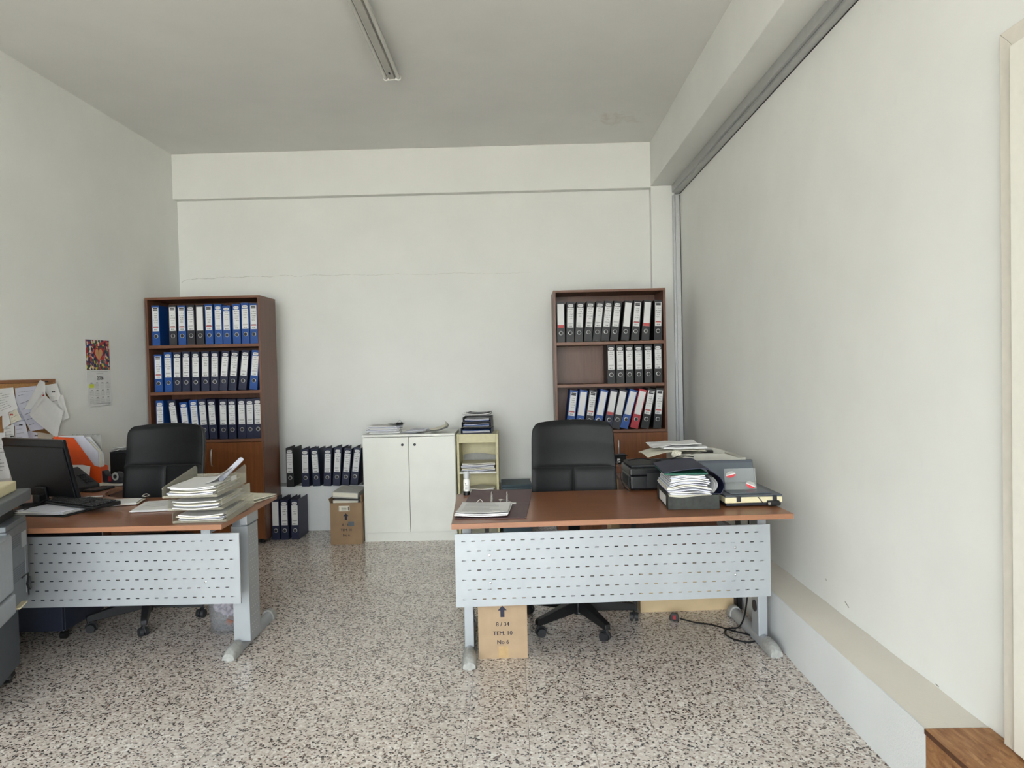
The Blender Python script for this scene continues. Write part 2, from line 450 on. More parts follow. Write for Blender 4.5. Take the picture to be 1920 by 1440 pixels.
# ------------------------------------------------------------------ room
XL, XR_, YB, YF, ZC = -3.189, 1.4927, 6.8705, -2.4, 3.498
YBM, ZBM, XBM, ZRB = 6.7812, 3.0817, 1.2351, 3.0948
fl = B(XL-0.12, XR_+0.12, YF-0.12, YB+0.12, -0.12, -0.0018).build('floor', 'grout')
tag(fl, 'speckled terrazzo tile floor of the office', 'floor', kind='structure')
T = 0.25; ang = 0.0135
ca, sa = math.cos(ang), math.sin(ang)
O = Vector((-0.498, 2.815, 0))
h = T/2-0.0008
tile_me = B(-h, h, -h, h, -0.010, 0.0).mesh('tile')
cands = []
for i in range(-14, 14):
    for j in range(-24, 20):
        lx, ly = (i+0.5)*T, (j+0.5)*T
        c = Vector((O.x+lx*ca-ly*sa, O.y+lx*sa+ly*ca, 0))
        if c.x < XL-T*0.7 or c.x > XR_+T*0.6 or c.y < YF-T*0.6 or c.y > YB+T*0.6: continue
        d = c-Vector((0, 0, 1.46)); z = d.dot(_f)
        u = 960+F_PX*d.dot(_r)/z if z > 0.2 else -9e9
        v = 720-F_PX*d.dot(_u)/z if z > 0.2 else 9e9
        vis = -120 < u < 2040 and v < 1560 and c.x < 1.30 and z > 0.2
        cands.append((0 if vis else 1, d.length, c))
cands.sort(key=lambda q: (q[0], q[1]))
rest = MB()
for k, (vv, dl, c) in enumerate(cands):
    if k < 296 and vv == 0:
        mobj('tile', tile_me, 'tile', fl, (c.x, c.y, 0), (0, 0, ang))
    else:
        rest.box(-h, h, -h, h, -0.010, 0.0, Matrix.Translation(c) @ Matrix.Rotation(ang, 4, 'Z'))
ro = rest.build('tiles', 'tile', fl); ro['kind'] = 'stuff'

def struct(name, mb, mat, label, cat, bevel=0):
    return tag(mb.build(name, mat, None, bevel=bevel), label, cat, kind='structure')
struct('ceiling', B(XL-0.12, XR_+0.12, YF-0.12, YB+0.12, ZC, ZC+0.12), 'ceil', 'flat grey-white painted ceiling with a faint damp stain', 'ceiling')
struct('wall_left', B(XL-0.12, XL, YF-0.12, YB+0.12, 0, ZC), 'wall', 'plain white wall with corkboard and calendar', 'wall')
wb = struct('wall_back', B(XL, XR_+0.12, YB, YB+0.12, 0, ZC), 'wall', 'white back wall with a thin crack above the bookcase', 'wall')
struct('wall_right', B(XR_, XR_+0.12, YF-0.12, YB, 0, 3.012), 'panel', 'smooth white partition wall on the right', 'wall')
for (y_, z_, l_, a_) in ((3.62, 0.371, 0.012, 1.2), (3.39, 0.322, 0.045, 0.35), (2.655, 0.266, 0.02, 0.1)):
    q = Matrix.Translation((XR_-0.0004, y_, z_)) @ Matrix.Rotation(a_, 4, 'X')
    MB().box(0, 0.0003, -l_/2, l_/2, -0.0025, 0.0025, q).build('scuff', 'crack', bpy.data.objects['wall_right'])
struct('trim_1', B(XL, XBM, YBM, YB, ZBM, ZC), 'wall', 'white ceiling beam along the back wall', 'beam', 0.003)
struct('trim_2', B(XBM, XR_+0.12, YF, YB, ZRB, ZC), 'wall', 'white boxed beam along the top of the right wall', 'beam', 0.004)
struct('trim_3', B(XBM, XR_, YBM, YB, 0, ZRB), 'wall', 'white square column in the back right corner', 'column', 0.003)
# crack in the back wall
cr = [(-3.173, 2.323), (-3.15,2.34), (-3.122, 2.352), (-3.06,2.354), (-3.011, 2.364), (-2.94,2.355),(-2.87, 2.356), (-2.743, 2.368), (-2.617, 2.36), (-2.476, 2.371), (-2.34, 2.358), (-2.214, 2.37), (-2.064, 2.357), (-1.912, 2.368), (-1.762, 2.354), (-1.561, 2.365), (-1.36, 2.35), (-1.109, 2.359), (-0.859, 2.343), (-0.559, 2.356), (-0.209, 2.337), (0.141, 2.344)]
pts = []
for i in range(len(cr)-1):
    n = max(2, int((cr[i+1][0]-cr[i][0])/0.02))
    for k in range(n):
        t = k/n; pts.append((cr[i][0]+(cr[i+1][0]-cr[i][0])*t, cr[i][1]+(cr[i+1][1]-cr[i][1])*t+random.uniform(-0.004, 0.004)))
mb = MB()
for i in range(len(pts)-1):
    wd = 0.0022*(1-0.75*i/len(pts))*random.uniform(0.4, 1.2)
    (a, b_), (c, d) = pts[i], pts[i+1]
    mb.box(0, 1, 0, 1, 0, 1, Matrix(((c-a, 0, 0, a), (0, 0.001, 0, YB-0.0006), (d-b_, 0, wd, b_-wd/2), (0, 0, 0, 1))))
mb.build('crack', 'crack', wb)
# aluminium head rail and corner post of the partition
rail = thing('trim_4', 'grey aluminium rail along the head of the partition wall', 'rail', (0, 0, 0)); rail['kind'] = 'structure'
B(1.4265, 1.4915, YF, YBM-0.001, 3.030, 3.094).build('rail_channel', 'alu', rail, bevel=0.002)
B(1.446, 1.4915, YF, YBM-0.001, 3.012, 3.029).build('rail_lip', 'alu', rail)
B(1.4905, 1.4925, YF, YBM-0.03, 3.0065, 3.0118).build('gasket', 'gap', rail)
post = thing('trim_5', 'grey aluminium corner post beside the right bookcase', 'post', (0, 0, 0)); post['kind'] = 'structure'
B(1.428, 1.446, YBM-0.03, YBM-0.002, 0.264, 3.0).build('post_flange', 'alu', post)
B(1.447, 1.487, YBM-0.055, YBM-0.002, 0.264, 3.0).build('post_channel', 'alu', post, bevel=0.003)
B(1.4875, 1.4925, YBM-0.05, YBM-0.002, 0.264, 3.0).build('gasket', 'gap', post)
# plinths
pr = thing('baseboard_right', 'low white plastered plinth along the right wall', 'plinth'); pr['kind'] = 'structure'
mb = MB().grid(lambda u, v: (1.2855+0.004*math.sin(v*37)*math.sin(v*11+1)+(0 if u < 0.97 else 0.004*(u-0.97)/0.03), 2.36+(YBM-2.36)*v, 0.258*u), 12, 60)
mb.build('plinth_face', 'plinth', pr, smooth=True)
B(1.2855, XR_, 2.3605, YBM, 0.004, 0.257).build('plinth_core', 'plinth', pr)
mb = MB().grid(lambda u, v: (1.287+(XR_-1.287)*u+(0.004*math.sin(v*37)*math.sin(v*11+1) if u == 0 else 0), 2.36+(YBM-2.36)*v, 0.2585+0.0015*math.sin(v*60)*math.sin(u*5)), 6, 60)
mb.build('plinth_top', 'plinth_top', pr, smooth=True)
pbk = thing('baseboard_back', 'low white ledge along the foot of the back wall', 'ledge'); pbk['kind'] = 'structure'
B(XL, XBM, 6.642, YB, 0, 0.4145).build('ledge_body', 'plinth', pbk, bevel=0.006)
# front of the shop behind the camera: glazed daylight opening
fw = MB()
fw.box(XL-0.12, -3.05, YF-0.12, YF, 0, ZC); fw.box(1.3, XR_+0.12, YF-0.12, YF, 0, ZC)
fw.box(-3.05, 1.3, YF-0.12, YF, 3.05, ZC); fw.box(-3.05, 1.3, YF-0.12, YF, 0, 0.08)
struct('wall_front', fw, 'wall', 'white front wall around the glazed shopfront', 'wall')
win = thing('window_1', 'wide glazed shopfront that lets the daylight in', 'window', (0, YF-0.06, 0)); win['kind'] = 'structure'
xs = [-3.05, -1.6, -0.15, 1.3]
for x in xs: B(x-0.025 if x > -3 else x, x+0.025 if x < 1.2 else x, -0.03, 0.03, 0.08, 3.05).build('mullion', 'alu', win)
for z in (0.08, 2.3, 3.0):
    for i in range(3): B(xs[i]+0.026, xs[i+1]-0.026, -0.03, 0.03, z, z+0.05).build('transom', 'alu', win)
for i in range(3):
    B(xs[i]+0.027, xs[i+1]-0.027, -0.004, 0.004, 0.132, 2.298).build('pane', 'glass', win)
    B(xs[i]+0.027, xs[i+1]-0.027, -0.004, 0.004, 2.352, 2.998).build('pane', 'glass', win)
tag(B(-30, 30, -40, YF-0.13, -0.2, -0.05).build('pavement', 'pavement'), 'grey pavement outside the shopfront', 'pavement', kind='structure')

# door and wooden step
dr = thing('door_1', 'white door in a beige casing at the right edge', 'door', (XR_, 2.25, 0.262)); dr['kind'] = 'structure'
def casing(z0, z1, y0, y1, nm):
    return B(-0.024, -0.001, y0, y1, z0, z1).build(nm, 'casing', dr, bevel=0.003)
MB().prism([(0.0, 0.0), (-0.056, 0.0), (-0.056, 2.112), (0.0, 2.168)], -0.024, -0.001, 'x').build('casing_jamb', 'casing', dr, bevel=0.002)
MB().prism([(-0.98, 0.0), (-1.036, 0.0), (-1.036, 2.168), (-0.98, 2.112)], -0.024, -0.001, 'x').build('casing_jamb', 'casing', dr, bevel=0.002)
MB().prism([(-0.0565, 2.1125), (-0.9795, 2.1125), (-1.035, 2.1685), (-0.001, 2.1685)], -0.024, -0.001, 'x').build('casing_head', 'casing', dr, bevel=0.002)
B(-0.034, -0.001, -0.978, -0.058, 0.006, 2.11).build('door_leaf', 'door_white', dr, bevel=0.003)
hd = B(-0.062, -0.0345, -0.90, -0.875, 0.95, 0.985).build('door_handle', 'chrome', dr, bevel=0.004)
st = thing('wooden_step', 'strand board step box on the floor below the door', 'step', (1.2855, 1.2, 0))
B(-0.004, 0.2055, 0.0, 1.155, 0.243, 0.261).build('tread', 'osb', st, bevel=0.001)
B(0.0, 0.018, 0.0, 1.155, 0.0, 0.242).build('side_board', 'osb', st)
B(0.019, 0.2055, 0.0, 0.018, 0.0, 0.242).build('end_board', 'osb', st)
B(-0.0046, -0.0042, 0.0, 1.155, 0.2435, 0.2605).build('board_edge', 'osb_edge', st)

# ceiling light
cl = thing('ceiling_light', 'unlit twin tube fluorescent fixture on the ceiling', 'light', (-0.83, 0, ZC))
y0, y1 = 3.78, 5.03
MB().prism([(-0.036, -0.001), (0.036, -0.001), (0.020, -0.062), (-0.020, -0.062)], y0+0.01, y1-0.012).build('spine', 'fixture', cl)
for s in (-1, 1):
    MB().cyl((s*0.043, y0+0.02, -0.052), (s*0.043, y1-0.02, -0.052), 0.0130, n=14).build('tube', 'tube', cl, smooth=True)
for yy in (y0, y1-0.012):
    pr_ = [(-0.034, -0.001), (0.034, -0.001), (0.034, -0.034), (0.058, -0.036), (0.062, -0.050), (0.056, -0.066), (0.043, -0.071), (0.030, -0.067),
           (-0.030, -0.067), (-0.043, -0.071), (-0.056, -0.066), (-0.062, -0.050), (-0.058, -0.036), (-0.034, -0.034)]
    MB().prism(pr_, yy, yy+0.012).build('end_cap', 'white', cl)
B(-0.006, 0.006, 4.90, 4.93, -0.064, -0.0622).build('starter_slot', 'ink_dk', cl)

# ------------------------------------------------------------------ bookcases
def bookcase(label, x0, x1, zt, planks, door_top, side_mat='case'):
    W = x1-x0; t = 0.02; D = 0.40
    o = thing('bookcase', label, 'bookcase', (x0, 6.19, 0), group='wooden bookcases')
    B(0, t, 0, D, 0.03, zt-0.0205).build('side_panel', 'case', o, bevel=0.001)
    B(W-t, W, 0, D, 0.03, zt-0.0205).build('side_panel', 'case', o, bevel=0.001)
    B(0, W, -0.001, D, zt-0.02, zt).build('top_panel', 'case_in', o, bevel=0.001)
    B(t+0.0005, W-t-0.0005, D-0.012, D-0.002, 0.05, zt-0.021).build('back_panel', 'case', o)
    for z in planks: B(t+0.0005, W-t-0.0005, 0.003, D-0.013, z-0.026, z).build('shelf', 'case_in', o, bevel=0.001)
    B(t+0.0005, W-t-0.0005, -0.001, D-0.013, door_top, door_top+0.024).build('shelf', 'case_in', o, bevel=0.001)
    B(t+0.0005, W-t-0.0005, 0.02, D-0.013, 0.05, 0.068).build('bottom_panel', 'case_in', o)
    for s in (0, 1):
        a = 0.003 if s == 0 else W/2+0.0015; b = W/2-0.0015 if s == 0 else W-0.003
        d = B(a, b, -0.019, -0.0012, 0.045, door_top-0.003).build('door', 'case_door', o, bevel=0.001)
        hx = b-0.05 if s == 0 else a+0.05
        zt_ = door_top-0.06
        path = [(hx, -0.0195, zt_), (hx, -0.034, zt_-0.012), (hx, -0.042, zt_-0.07), (hx, -0.034, zt_-0.128), (hx, -0.0195, zt_-0.14)]
        MB().tube(smooth_path(path), 0.0055).build('handle', 'steel_handle', d, smooth=True)
    for (fx, fy) in ((0.05, 0.05), (W-0.05, 0.05), (0.05, D-0.05), (W-0.05, D-0.05)):
        MB().cyl((fx, fy, 0), (fx, fy, 0.03), 0.022).build('foot', 'blk', o)
    return o
bookcase('brown wooden bookcase behind the left desk, full of blue files', -3.178, -2.200, 2.117, [1.710, 1.312], 0.875)
bookcase('brown wooden bookcase in the right corner, full of black files', 0.290, 1.2345, 2.097, [1.658, 1.300], 0.885)

# ------------------------------------------------------------------ lever arch files
BW, BH, BD = 0.066, 0.342, 0.28
def cover_mesh():
    mb = MB(); t = 0.0035; w_ = BW/2
    mb.box(-w_, -w_+t, 0, BD, 0, BH); mb.box(w_-t, w_, 0, BD, 0, BH)
    mb.box(-w_+t, w_-t, 0, 0.003, 0, BH)
    return mb
cover_me = {}
def cover(mat):
    if mat not in cover_me:
        me = cover_mesh().mesh('cover'); me.materials.append(M[mat]); cover_me[mat] = me
    return cover_me[mat]
block_me = B(-BW/2+0.006, BW/2-0.012, 0.03, BD-0.03, 0.004, BH-0.03).mesh('paper_block')
mb = MB(); n = 18
for k in range(n):
    a0, a1 = 2*math.pi*k/n, 2*math.pi*(k+1)/n
    ri, ro_ = 0.0135, 0.0185
    P = lambda r, a, y: (r*math.cos(a), y, 0.079+r*math.sin(a))
    mb.add([P(ri, a0, -0.001), P(ro_, a0, -0.0002), P(ro_, a1, -0.0002), P(ri, a1, -0.001)], [(0, 1, 2, 3)])
    mb.add([P(0.0158, a0, -0.0028), P(ro_, a0, -0.0002), P(ro_, a1, -0.0002), P(0.0158, a1, -0.0028)], [(0, 1, 2, 3)])
ring_me = mb.mesh('finger_ring', smooth=True)
mb = MB(); mb.cyl((0, -0.0003, 0.079), (0, -0.0009, 0.079), 0.0136, n=16)
hole_me = mb.mesh('finger_hole_shade')  # dark disc painted for the shade inside the hole
LW = 0.0265
def rects(mb, lst, y):
    for x0, x1, z0, z1 in lst:
        mb.add([(x0, y, z0), (x1, y, z0), (x1, y, z1), (x0, y, z1)], [(0, 1, 2, 3)])
lab_logo = MB(); lab_logo.box(-LW, LW, -0.0010, -0.0002, 0.124, 0.293)
oc = []
for k in range(16):
    a = 2*math.pi*k/16
    oc.append((0.0150*(1 if math.cos(a) > 0 else -1)*(abs(math.cos(a))**0.6)*1.5, 0.3105+0.0125*(1 if math.sin(a) > 0 else -1)*abs(math.sin(a))**0.6))
lab_logo.prism(oc, -0.0010, -0.0002, 'y')
lab_full = B(-LW, LW, -0.0010, -0.0002, 0.122, 0.326)
lab_logo_me = lab_logo.mesh('spine_label'); lab_full_me = lab_full.mesh('spine_label')
def scribble(rnd, x0, x1, z, hgt, mb):
    # a hand-written word: thin connected strokes
    x = x0; up = rnd.random() < 0.5
    while x < x1:
        wdt = rnd.uniform(0.0018, 0.0042)
        a = z+rnd.uniform(-0.1, 0.2)*hgt; b = z+rnd.uniform(0.5, 1.0)*hgt
        if rnd.random() < 0.25: x += wdt*0.8; continue
        if up: a, b = b, a
        th = 0.0015
        mb.add([(x, -0.0013, a), (x+th, -0.0013, a), (x+wdt+th, -0.0013, b), (x+wdt, -0.0013, b)], [(0, 1, 2, 3)])
        up = not up; x += wdt
def lettering(seed, logo):
    rnd = random.Random(seed); mb = MB()
    if logo: 
        merge_text(mb, 'SKAG', 0.0135, lambda x, y: (x, -0.0013, 0.3105+y), True); top = 0.275
    else:
        rects(mb, [(-0.020, 0.020, 0.298, 0.309), (-0.020, 0.020, 0.312, 0.321)], -0.0013); top = 0.270
    z = top
    for i in range(rnd.choice([4, 5, 6])):
        ww = rnd.uniform(0.010, 0.022)
        scribble(rnd, -ww, ww, z, 0.010, mb); z -= rnd.uniform(0.017, 0.022)
        if z < 0.175: break
    rects(mb, [(-0.020, 0.020, 0.1605, 0.1635), (-0.021, rnd.uniform(0.0, 0.02), 0.153, 0.1545)], -0.0013)
    for k in range(9):
        x = -0.014+k*0.0031; rects(mb, [(x, x+rnd.choice([0.001, 0.002]), 0.130, 0.141)], -0.0013)
    return mb
let_logo = [lettering(s, True).mesh('lettering') for s in range(7)]
let_full = [lettering(40+s, False).mesh('lettering') for s in range(4)]
redbar = MB(); rects(redbar, [(-0.023, 0.023, 0.152, 0.160)], -0.0016); redbar_me = redbar.mesh('red_bar')
redfoot = MB(); rects(redfoot, [(-LW, LW, 0.1225, 0.148)], -0.0016); redfoot_me = redfoot.mesh('red_bar')
def lever_file(x, y, z, lean, mat, kind, label, group, height=1.0, seed=0, turn=0.0, red=False, cat='file'):
    o = thing('lever_arch_file', label, cat, (x, y, z+BW/2*abs(math.sin(lean))+0.0006), 0, group)
    o.rotation_euler = (0, lean, turn); o.scale = (1, 1, height)
    mobj('cover', cover(mat), mat, o)
    mobj('paper_block', block_me, 'paper_c', o)
    mobj('finger_ring', ring_me, 'ring', o); mobj('finger_hole_shade', hole_me, 'gap', o)
    if kind == 'logo':
        l = mobj('spine_label', lab_logo_me, 'paper', o); mobj('lettering', let_logo[seed % 7], 'ink_md', l)
    else:
        l = mobj('spine_label', lab_full_me, 'paper', o)
        if kind == 'full': mobj('lettering', let_full[seed % 4], 'ink_dk', l)
        if red or kind == 'full': mobj('red_bar', redfoot_me if red else redbar_me, 'red_ink', l)
    return o
def settle(b, t, lo, hi):
    g = BW+0.0016
    for arr in (b, t):
        lim = hi-BW/2-0.001
        for i in range(len(arr)-1, -1, -1):
            arr[i] = min(arr[i], lim); lim = arr[i]-g
        lim = lo+BW/2+0.001
        for i in range(len(arr)):
            arr[i] = max(arr[i], lim); lim = arr[i]+g
    return b, t
CN = {'b': ('bblue', 'blue'), 'n': ('bnavy', 'navy'), 'd': ('bdark', 'charcoal'), 'k': ('bblack', 'black'), 'r': ('bred', 'red'), 'm': ('bbrown', 'maroon')}
def file_row(cent_b, cent_t, z, cols, kinds, where, group, lo, hi, y=6.215, hts=None, reds=()):
    b, t = settle(list(cent_b), list(cent_t), lo, hi)
    for i, (xb, xt) in enumerate(zip(b, t)):
        mat, cn = CN[cols[i]]
        lean = math.atan2(xt-xb, BH)
        if abs(lean) < 0.012: lean = 0
        lab = f'{cn} lever arch file, {ORD[i]} from the left {where}'
        lever_file(xb, y+random.uniform(-0.004, 0.008), z, lean, mat, {'l': 'logo', 'f': 'full', 'w': 'blank'}[kinds[i]], lab, group,
                   (hts or {}).get(i, 1.0)*random.uniform(0.985, 1.0), i*3+len(where)+int(z*10), red=(i in reds))
L1b = [-3.103, -2.956, -2.880, -2.803, -2.725, -2.650, -2.570, -2.495, -2.413, -2.335, -2.266]
L1t = [-3.095, -2.949, -2.874, -2.794, -2.718, -2.643, -2.565, -2.487, -2.406, -2.327, -2.263]
file_row(L1b, L1b, 1.710, 'bdbddbbbbbb', 'ffflwfllllf', 'on top shelf of left bookcase', 'files on the left bookcase', -3.158, -2.220, hts={7: 0.97, 9: 1.02, 6: 1.01})
L2b = [-3.095, -3.013, -2.938, -2.858, -2.778, -2.698, -2.618, -2.545, -2.467, -2.379, -2.287]
L2t = [-3.093, -3.011, -2.931, -2.851, -2.772, -2.689, -2.607, -2.514, -2.432, -2.339, -2.252]
file_row(L2b, L2t, 1.312, 'bbnnnnnnnnb', 'fllllllllll', 'on middle shelf of left bookcase', 'files on the left bookcase', -3.158, -2.220, hts={0: 0.95})
L3b = [-3.092, -2.955, -2.864, -2.783, -2.711, -2.637, -2.549, -2.472, -2.388, -2.314, -2.247]
L3t = [-3.095, -2.991, -2.892, -2.805, -2.730, -2.650, -2.553, -2.476, -2.393, -2.314, -2.247]
file_row(L3b, L3t, 0.899, 'bnbbnnnnnnn', 'lllllllllll', 'on bottom shelf of left bookcase', 'files on the left bookcase', -3.158, -2.220, hts={2: 0.95})
R1b = [0.351, 0.427, 0.500, 0.577, 0.651, 0.723, 0.799, 0.890, 0.975, 1.064, 1.170]
R1t = [0.346, 0.440, 0.528, 0.617, 0.700, 0.773, 0.850, 0.940, 1.016, 1.101, 1.182]
file_row(R1b, [b+(t-b)*0.8 for b, t in zip(R1b, R1t)], 1.658, 'k'*11, 'wllllllwfwf', 'on top shelf of right bookcase', 'files on the right bookcase', 0.310, 1.2145, reds=(0, 9))
R2b = [0.772, 0.848, 0.925, 1.004, 1.086, 1.170]
file_row(R2b, R2b, 1.300, 'k'*6, 'llllll', 'on middle shelf of right bookcase', 'files on the right bookcase', 0.310, 1.2145, hts={i: 0.955 for i in range(6)})
R3b = [0.409, 0.487, 0.565, 0.638, 0.730, 0.799, 0.867, 0.954, 1.044, 1.150]
R3t = [0.4535, 0.5375, 0.618, 0.713, 0.7955, 0.8755, 0.965, 1.0425, 1.115, 1.185]
file_row(R3b, R3t, 0.909, 'bbdbndbrkk', 'fwfwwwwwff', 'on bottom shelf of right bookcase', 'files on the right bookcase', 0.310, 1.2145, reds=(4,))
Gb = [-2.115, -1.975, -1.876, -1.778, -1.694, -1.616, -1.537]
Gt = [-2.113, -1.972, -1.890, -1.763, -1.670, -1.579, -1.492]
file_row(Gb, Gt, 0.4150, 'knnnnnn', 'lllllll', 'on ledge left of white cabinet', 'files on the back ledge', -2.30, -1.37, y=6.600, hts={0: 1.04, 4: 1.02})
lever_file(-1.425, 6.60, 0.415, 0.10, 'bblack', 'logo', 'black lever arch file mostly hidden behind the white cabinet', 'files on the back ledge', 1.02, 3)
Fb = [-2.160, -2.082, -1.991]
for i, x in enumerate(Fb):
    lever_file(x, 6.31, 0.0, 0, 'bnavy', 'logo' if i else 'blank', f'navy lever arch file standing on the floor, {ORD[i]} from the bookcase', 'files on the floor', 1.02, i+2, turn=0.0)

# ------------------------------------------------------------------ white cabinet and cream shelf
wc = thing('white_cabinet', 'low white two-door cabinet against the back wall', 'cabinet', (-1.3525, 6.175, 0))
W = 0.785
B(0, 0.018, 0, 0.42, 0, 0.892).build('side_panel', 'white_lam', wc); B(W-0.018, W, 0, 0.42, 0, 0.892).build('side_panel', 'white_lam', wc)
B(0, W, -0.018, 0.42, 0.8925, 0.9106).build('top_panel', 'white_lam', wc, bevel=0.001)
B(0.0185, W-0.0185, 0.40, 0.415, 0.0, 0.892).build('back_panel', 'white_lam', wc)
B(0.0185, W-0.0185, 0.004, 0.02, 0.0, 0.076).build('kick_board', 'white_lam', wc)
B(0.0185, W-0.0185, 0.021, 0.399, 0.06, 0.076).build('bottom_panel', 'white_lam', wc)
for a, b, kx in ((0.008, W/2-0.002, W/2-0.052), (W/2+0.002, W-0.004, W/2+0.052)):
    d = B(a, b, -0.018, -0.0008, 0.080, 0.888).build('door', 'white_lam', wc, bevel=0.001)
    MB().lathe([(0.0, -0.001), (0.011, 0.0), (0.011, 0.008), (0.0, 0.012)], n=14).build('knob', 'bdark', d, smooth=True)
    k = d.children[0]; k.location = (kx, -0.0185, 0.823); k.rotation_euler = (math.radians(90), 0, 0)
    MB().cyl((0, 0, 0.0118), (0, 0, 0.0132), 0.0032, n=10).build('key_slot', 'slate', d)
    k = d.children[1] if d.children[1].name.startswith('key') else d.children[0]
    k.location = (kx, -0.0185, 0.823); k.rotation_euler = (math.radians(90), 0, 0)
cs = thing('cream_shelf_unit', 'narrow cream metal shelf unit beside the white cabinet', 'shelf unit', (-0.561, 6.25, 0))
W = 0.355
B(0, 0.020, 0, 0.36, 0, 0.893).build('side_panel', 'cream_metal', cs, bevel=0.001); B(W-0.020, W, 0, 0.36, 0, 0.893).build('side_panel', 'cream_metal', cs, bevel=0.001)
B(0.0205, W-0.0205, 0.35, 0.36, 0, 0.8925).build('back_panel', 'cream_metal', cs)
B(0.0205, W-0.0205, 0, 0.349, 0.818, 0.893).build('top_panel', 'cream_metal', cs, bevel=0.002)
for z in (0.566, 0.375, 0.19, 0.03): B(0.0205, W-0.0205, 0.004, 0.349, z-0.014, z).build('shelf', 'white', cs)

# ------------------------------------------------------------------ paper piles
def sheet(mb, cx, cy, z, w_, d_, rz, curl=0.0, t=0.0006, cs_=0.0, wav=0.0):
    R = Matrix.Rotation(rz, 3, 'Z'); ph = random.uniform(0, 6)
    def fn(u, v):
        x = (u-0.5)*w_; y = (v-0.5)*d_
        zz = curl*abs(2*v-1)**2.2*(1 if v < 0.5 else 0.3)+cs_*abs(2*u-1)**3+wav*math.sin(u*7+ph)*math.sin(v*4+ph)
        p = R @ Vector((x, y, 0)); return (cx+p.x, cy+p.y, z+zz)
    return mb.grid(fn, 8, 8, (0, 0, -t))
def pile(name, label, cat, loc, rotz, w_, d_, n, gap=0.004, jit=0.012, rj=0.06, mats=('paper',), lines=True, group=None, curl=0.0, wav=0.0012):
    o = thing(name, label, cat, loc, rotz, group)
    z = 0.0012
    for i in range(n):
        mb = MB()
        jx, jy = random.uniform(-jit, jit), random.uniform(-jit, jit); rr = random.uniform(-rj, rj)
        th = gap*0.75
        mb2 = sheet(mb, jx, jy, z+th+wav, w_, d_, rr, curl if i == n-1 else 0, th, 0, wav)
        s = mb2.build('sheet', random.choice(mats), o)
        z += gap+wav*0.4
        if i == n-1 and lines:
            l = MB(); R = Matrix.Rotation(rr, 3, 'Z'); zz = z+wav*2+0.0012
            for k in range(7):
                y_ = d_*0.38-k*d_*0.1; x1 = w_*random.uniform(0.1, 0.4)
                q = [R @ Vector(p) for p in ((-w_*0.4, y_, 0), (x1, y_, 0), (x1, y_+0.0035, 0), (-w_*0.4, y_+0.0035, 0))]
                l.add([(p.x+jx, p.y+jy, zz) for p in q], [(0, 1, 2, 3)])
            l.build('printing', 'ink', s)
    return o
pile('paper_pile', 'pile of paper bundles on the left end of the white cabinet', 'papers', (-1.19, 6.34, 0.911), 0.03, 0.26, 0.22, 8, 0.008, 0.018, 0.08, ('paper', 'paper_b', 'paper'))
pile('paper_pile', 'thin flat papers in the middle of the white cabinet top', 'papers', (-0.91, 6.37, 0.911), -0.15, 0.15, 0.26, 4, 0.004, 0.03, 0.25, ('paper', 'paper_b'), wav=0.003)
# clip board end / clutter beside the pile
cb = thing('bulldog_clip_bundle', 'clipped receipts bundle beside the paper pile on the white cabinet', 'papers', (-1.085, 6.31, 0.985), 0.5)
sheet(MB(), 0, 0, 0.006, 0.10, 0.16, 0, 0.01, 0.003).build('sheet', 'greybox', cb)
B(-0.03, 0.03, -0.09, -0.07, 0.0, 0.022).build('clip', 'blk', cb, bevel=0.002)
MB().tube(smooth_path([(-0.02, -0.08, 0.02), (0.0, -0.10, 0.045), (0.02, -0.08, 0.02)]), 0.0015).build('clip_wire', 'chrome', cb)
# rolled magazine
rm = thing('rolled_magazine', 'half rolled grey magazine at the right end of the white cabinet', 'magazine', (-0.645, 6.33, 0.912), 0.2)
for k in range(3):
    def roll(u, v, k=k):
        if u < 0.5: return (-0.15+u*2*0.12, (v-0.5)*0.2, 0.010+k*0.008+0.05*u*u*2)
        a = (u-0.5)*2*math.pi*0.85; r = 0.032-k*0.004
        return (-0.03+r*math.sin(a), (v-0.5)*0.2, 0.035+k*0.008+r*(1-math.cos(a))*0.9-0.0)
    MB().grid(roll, 16, 3, (0, 0, -0.0015)).build('sheet', ('paper', 'greybox', 'paper_c')[k], rm, smooth=True)
# letter trays in blue and black on the cream unit
trt = thing('file_tray_stack', 'stacked blue and black document trays on the cream shelf unit', 'tray', (-0.39, 6.40, 0.8935), -0.03)
for i, (mt, z, hh) in enumerate((('bnavy', 0.0, 0.034), ('bblack', 0.052, 0.034), ('bblack', 0.098, 0.03))):
    w_ = 0.135-i*0.006; off = i*0.004
    t_ = MB(); t_.box(-w_+off, w_+off, -0.12, 0.14, z, z+0.004); t_.box(-w_+off, -w_+0.005+off, -0.11, 0.14, z+0.0045, z+hh+0.012); t_.box(w_-0.005+off, w_+off, -0.11, 0.14, z+0.0045, z+hh+0.012)
    t_.box(-w_+0.006+off, w_-0.006+off, 0.134, 0.14, z+0.0045, z+hh+0.01)
    to = t_.build('tray', mt, trt)
    for q in range(3): sheet(MB(), off+random.uniform(-0.004, 0.004), 0.0, z+0.012+q*0.008, 0.235-i*0.012, 0.235, random.uniform(-0.02, 0.02), 0.002, 0.005, 0, 0.002).build('sheet', ('paper_b', 'paper', 'bblue')[(q+i) % 3], to)
sheet(MB(), 0.005, 0, 0.156, 0.25, 0.24, 0.02, 0.012, 0.006, 0.012).build('folder', 'paper', trt)
sheet(MB(), 0.02, 0.02, 0.168, 0.20, 0.22, -0.04, 0.008, 0.004, 0.01).build('folder', 'bblack', trt)
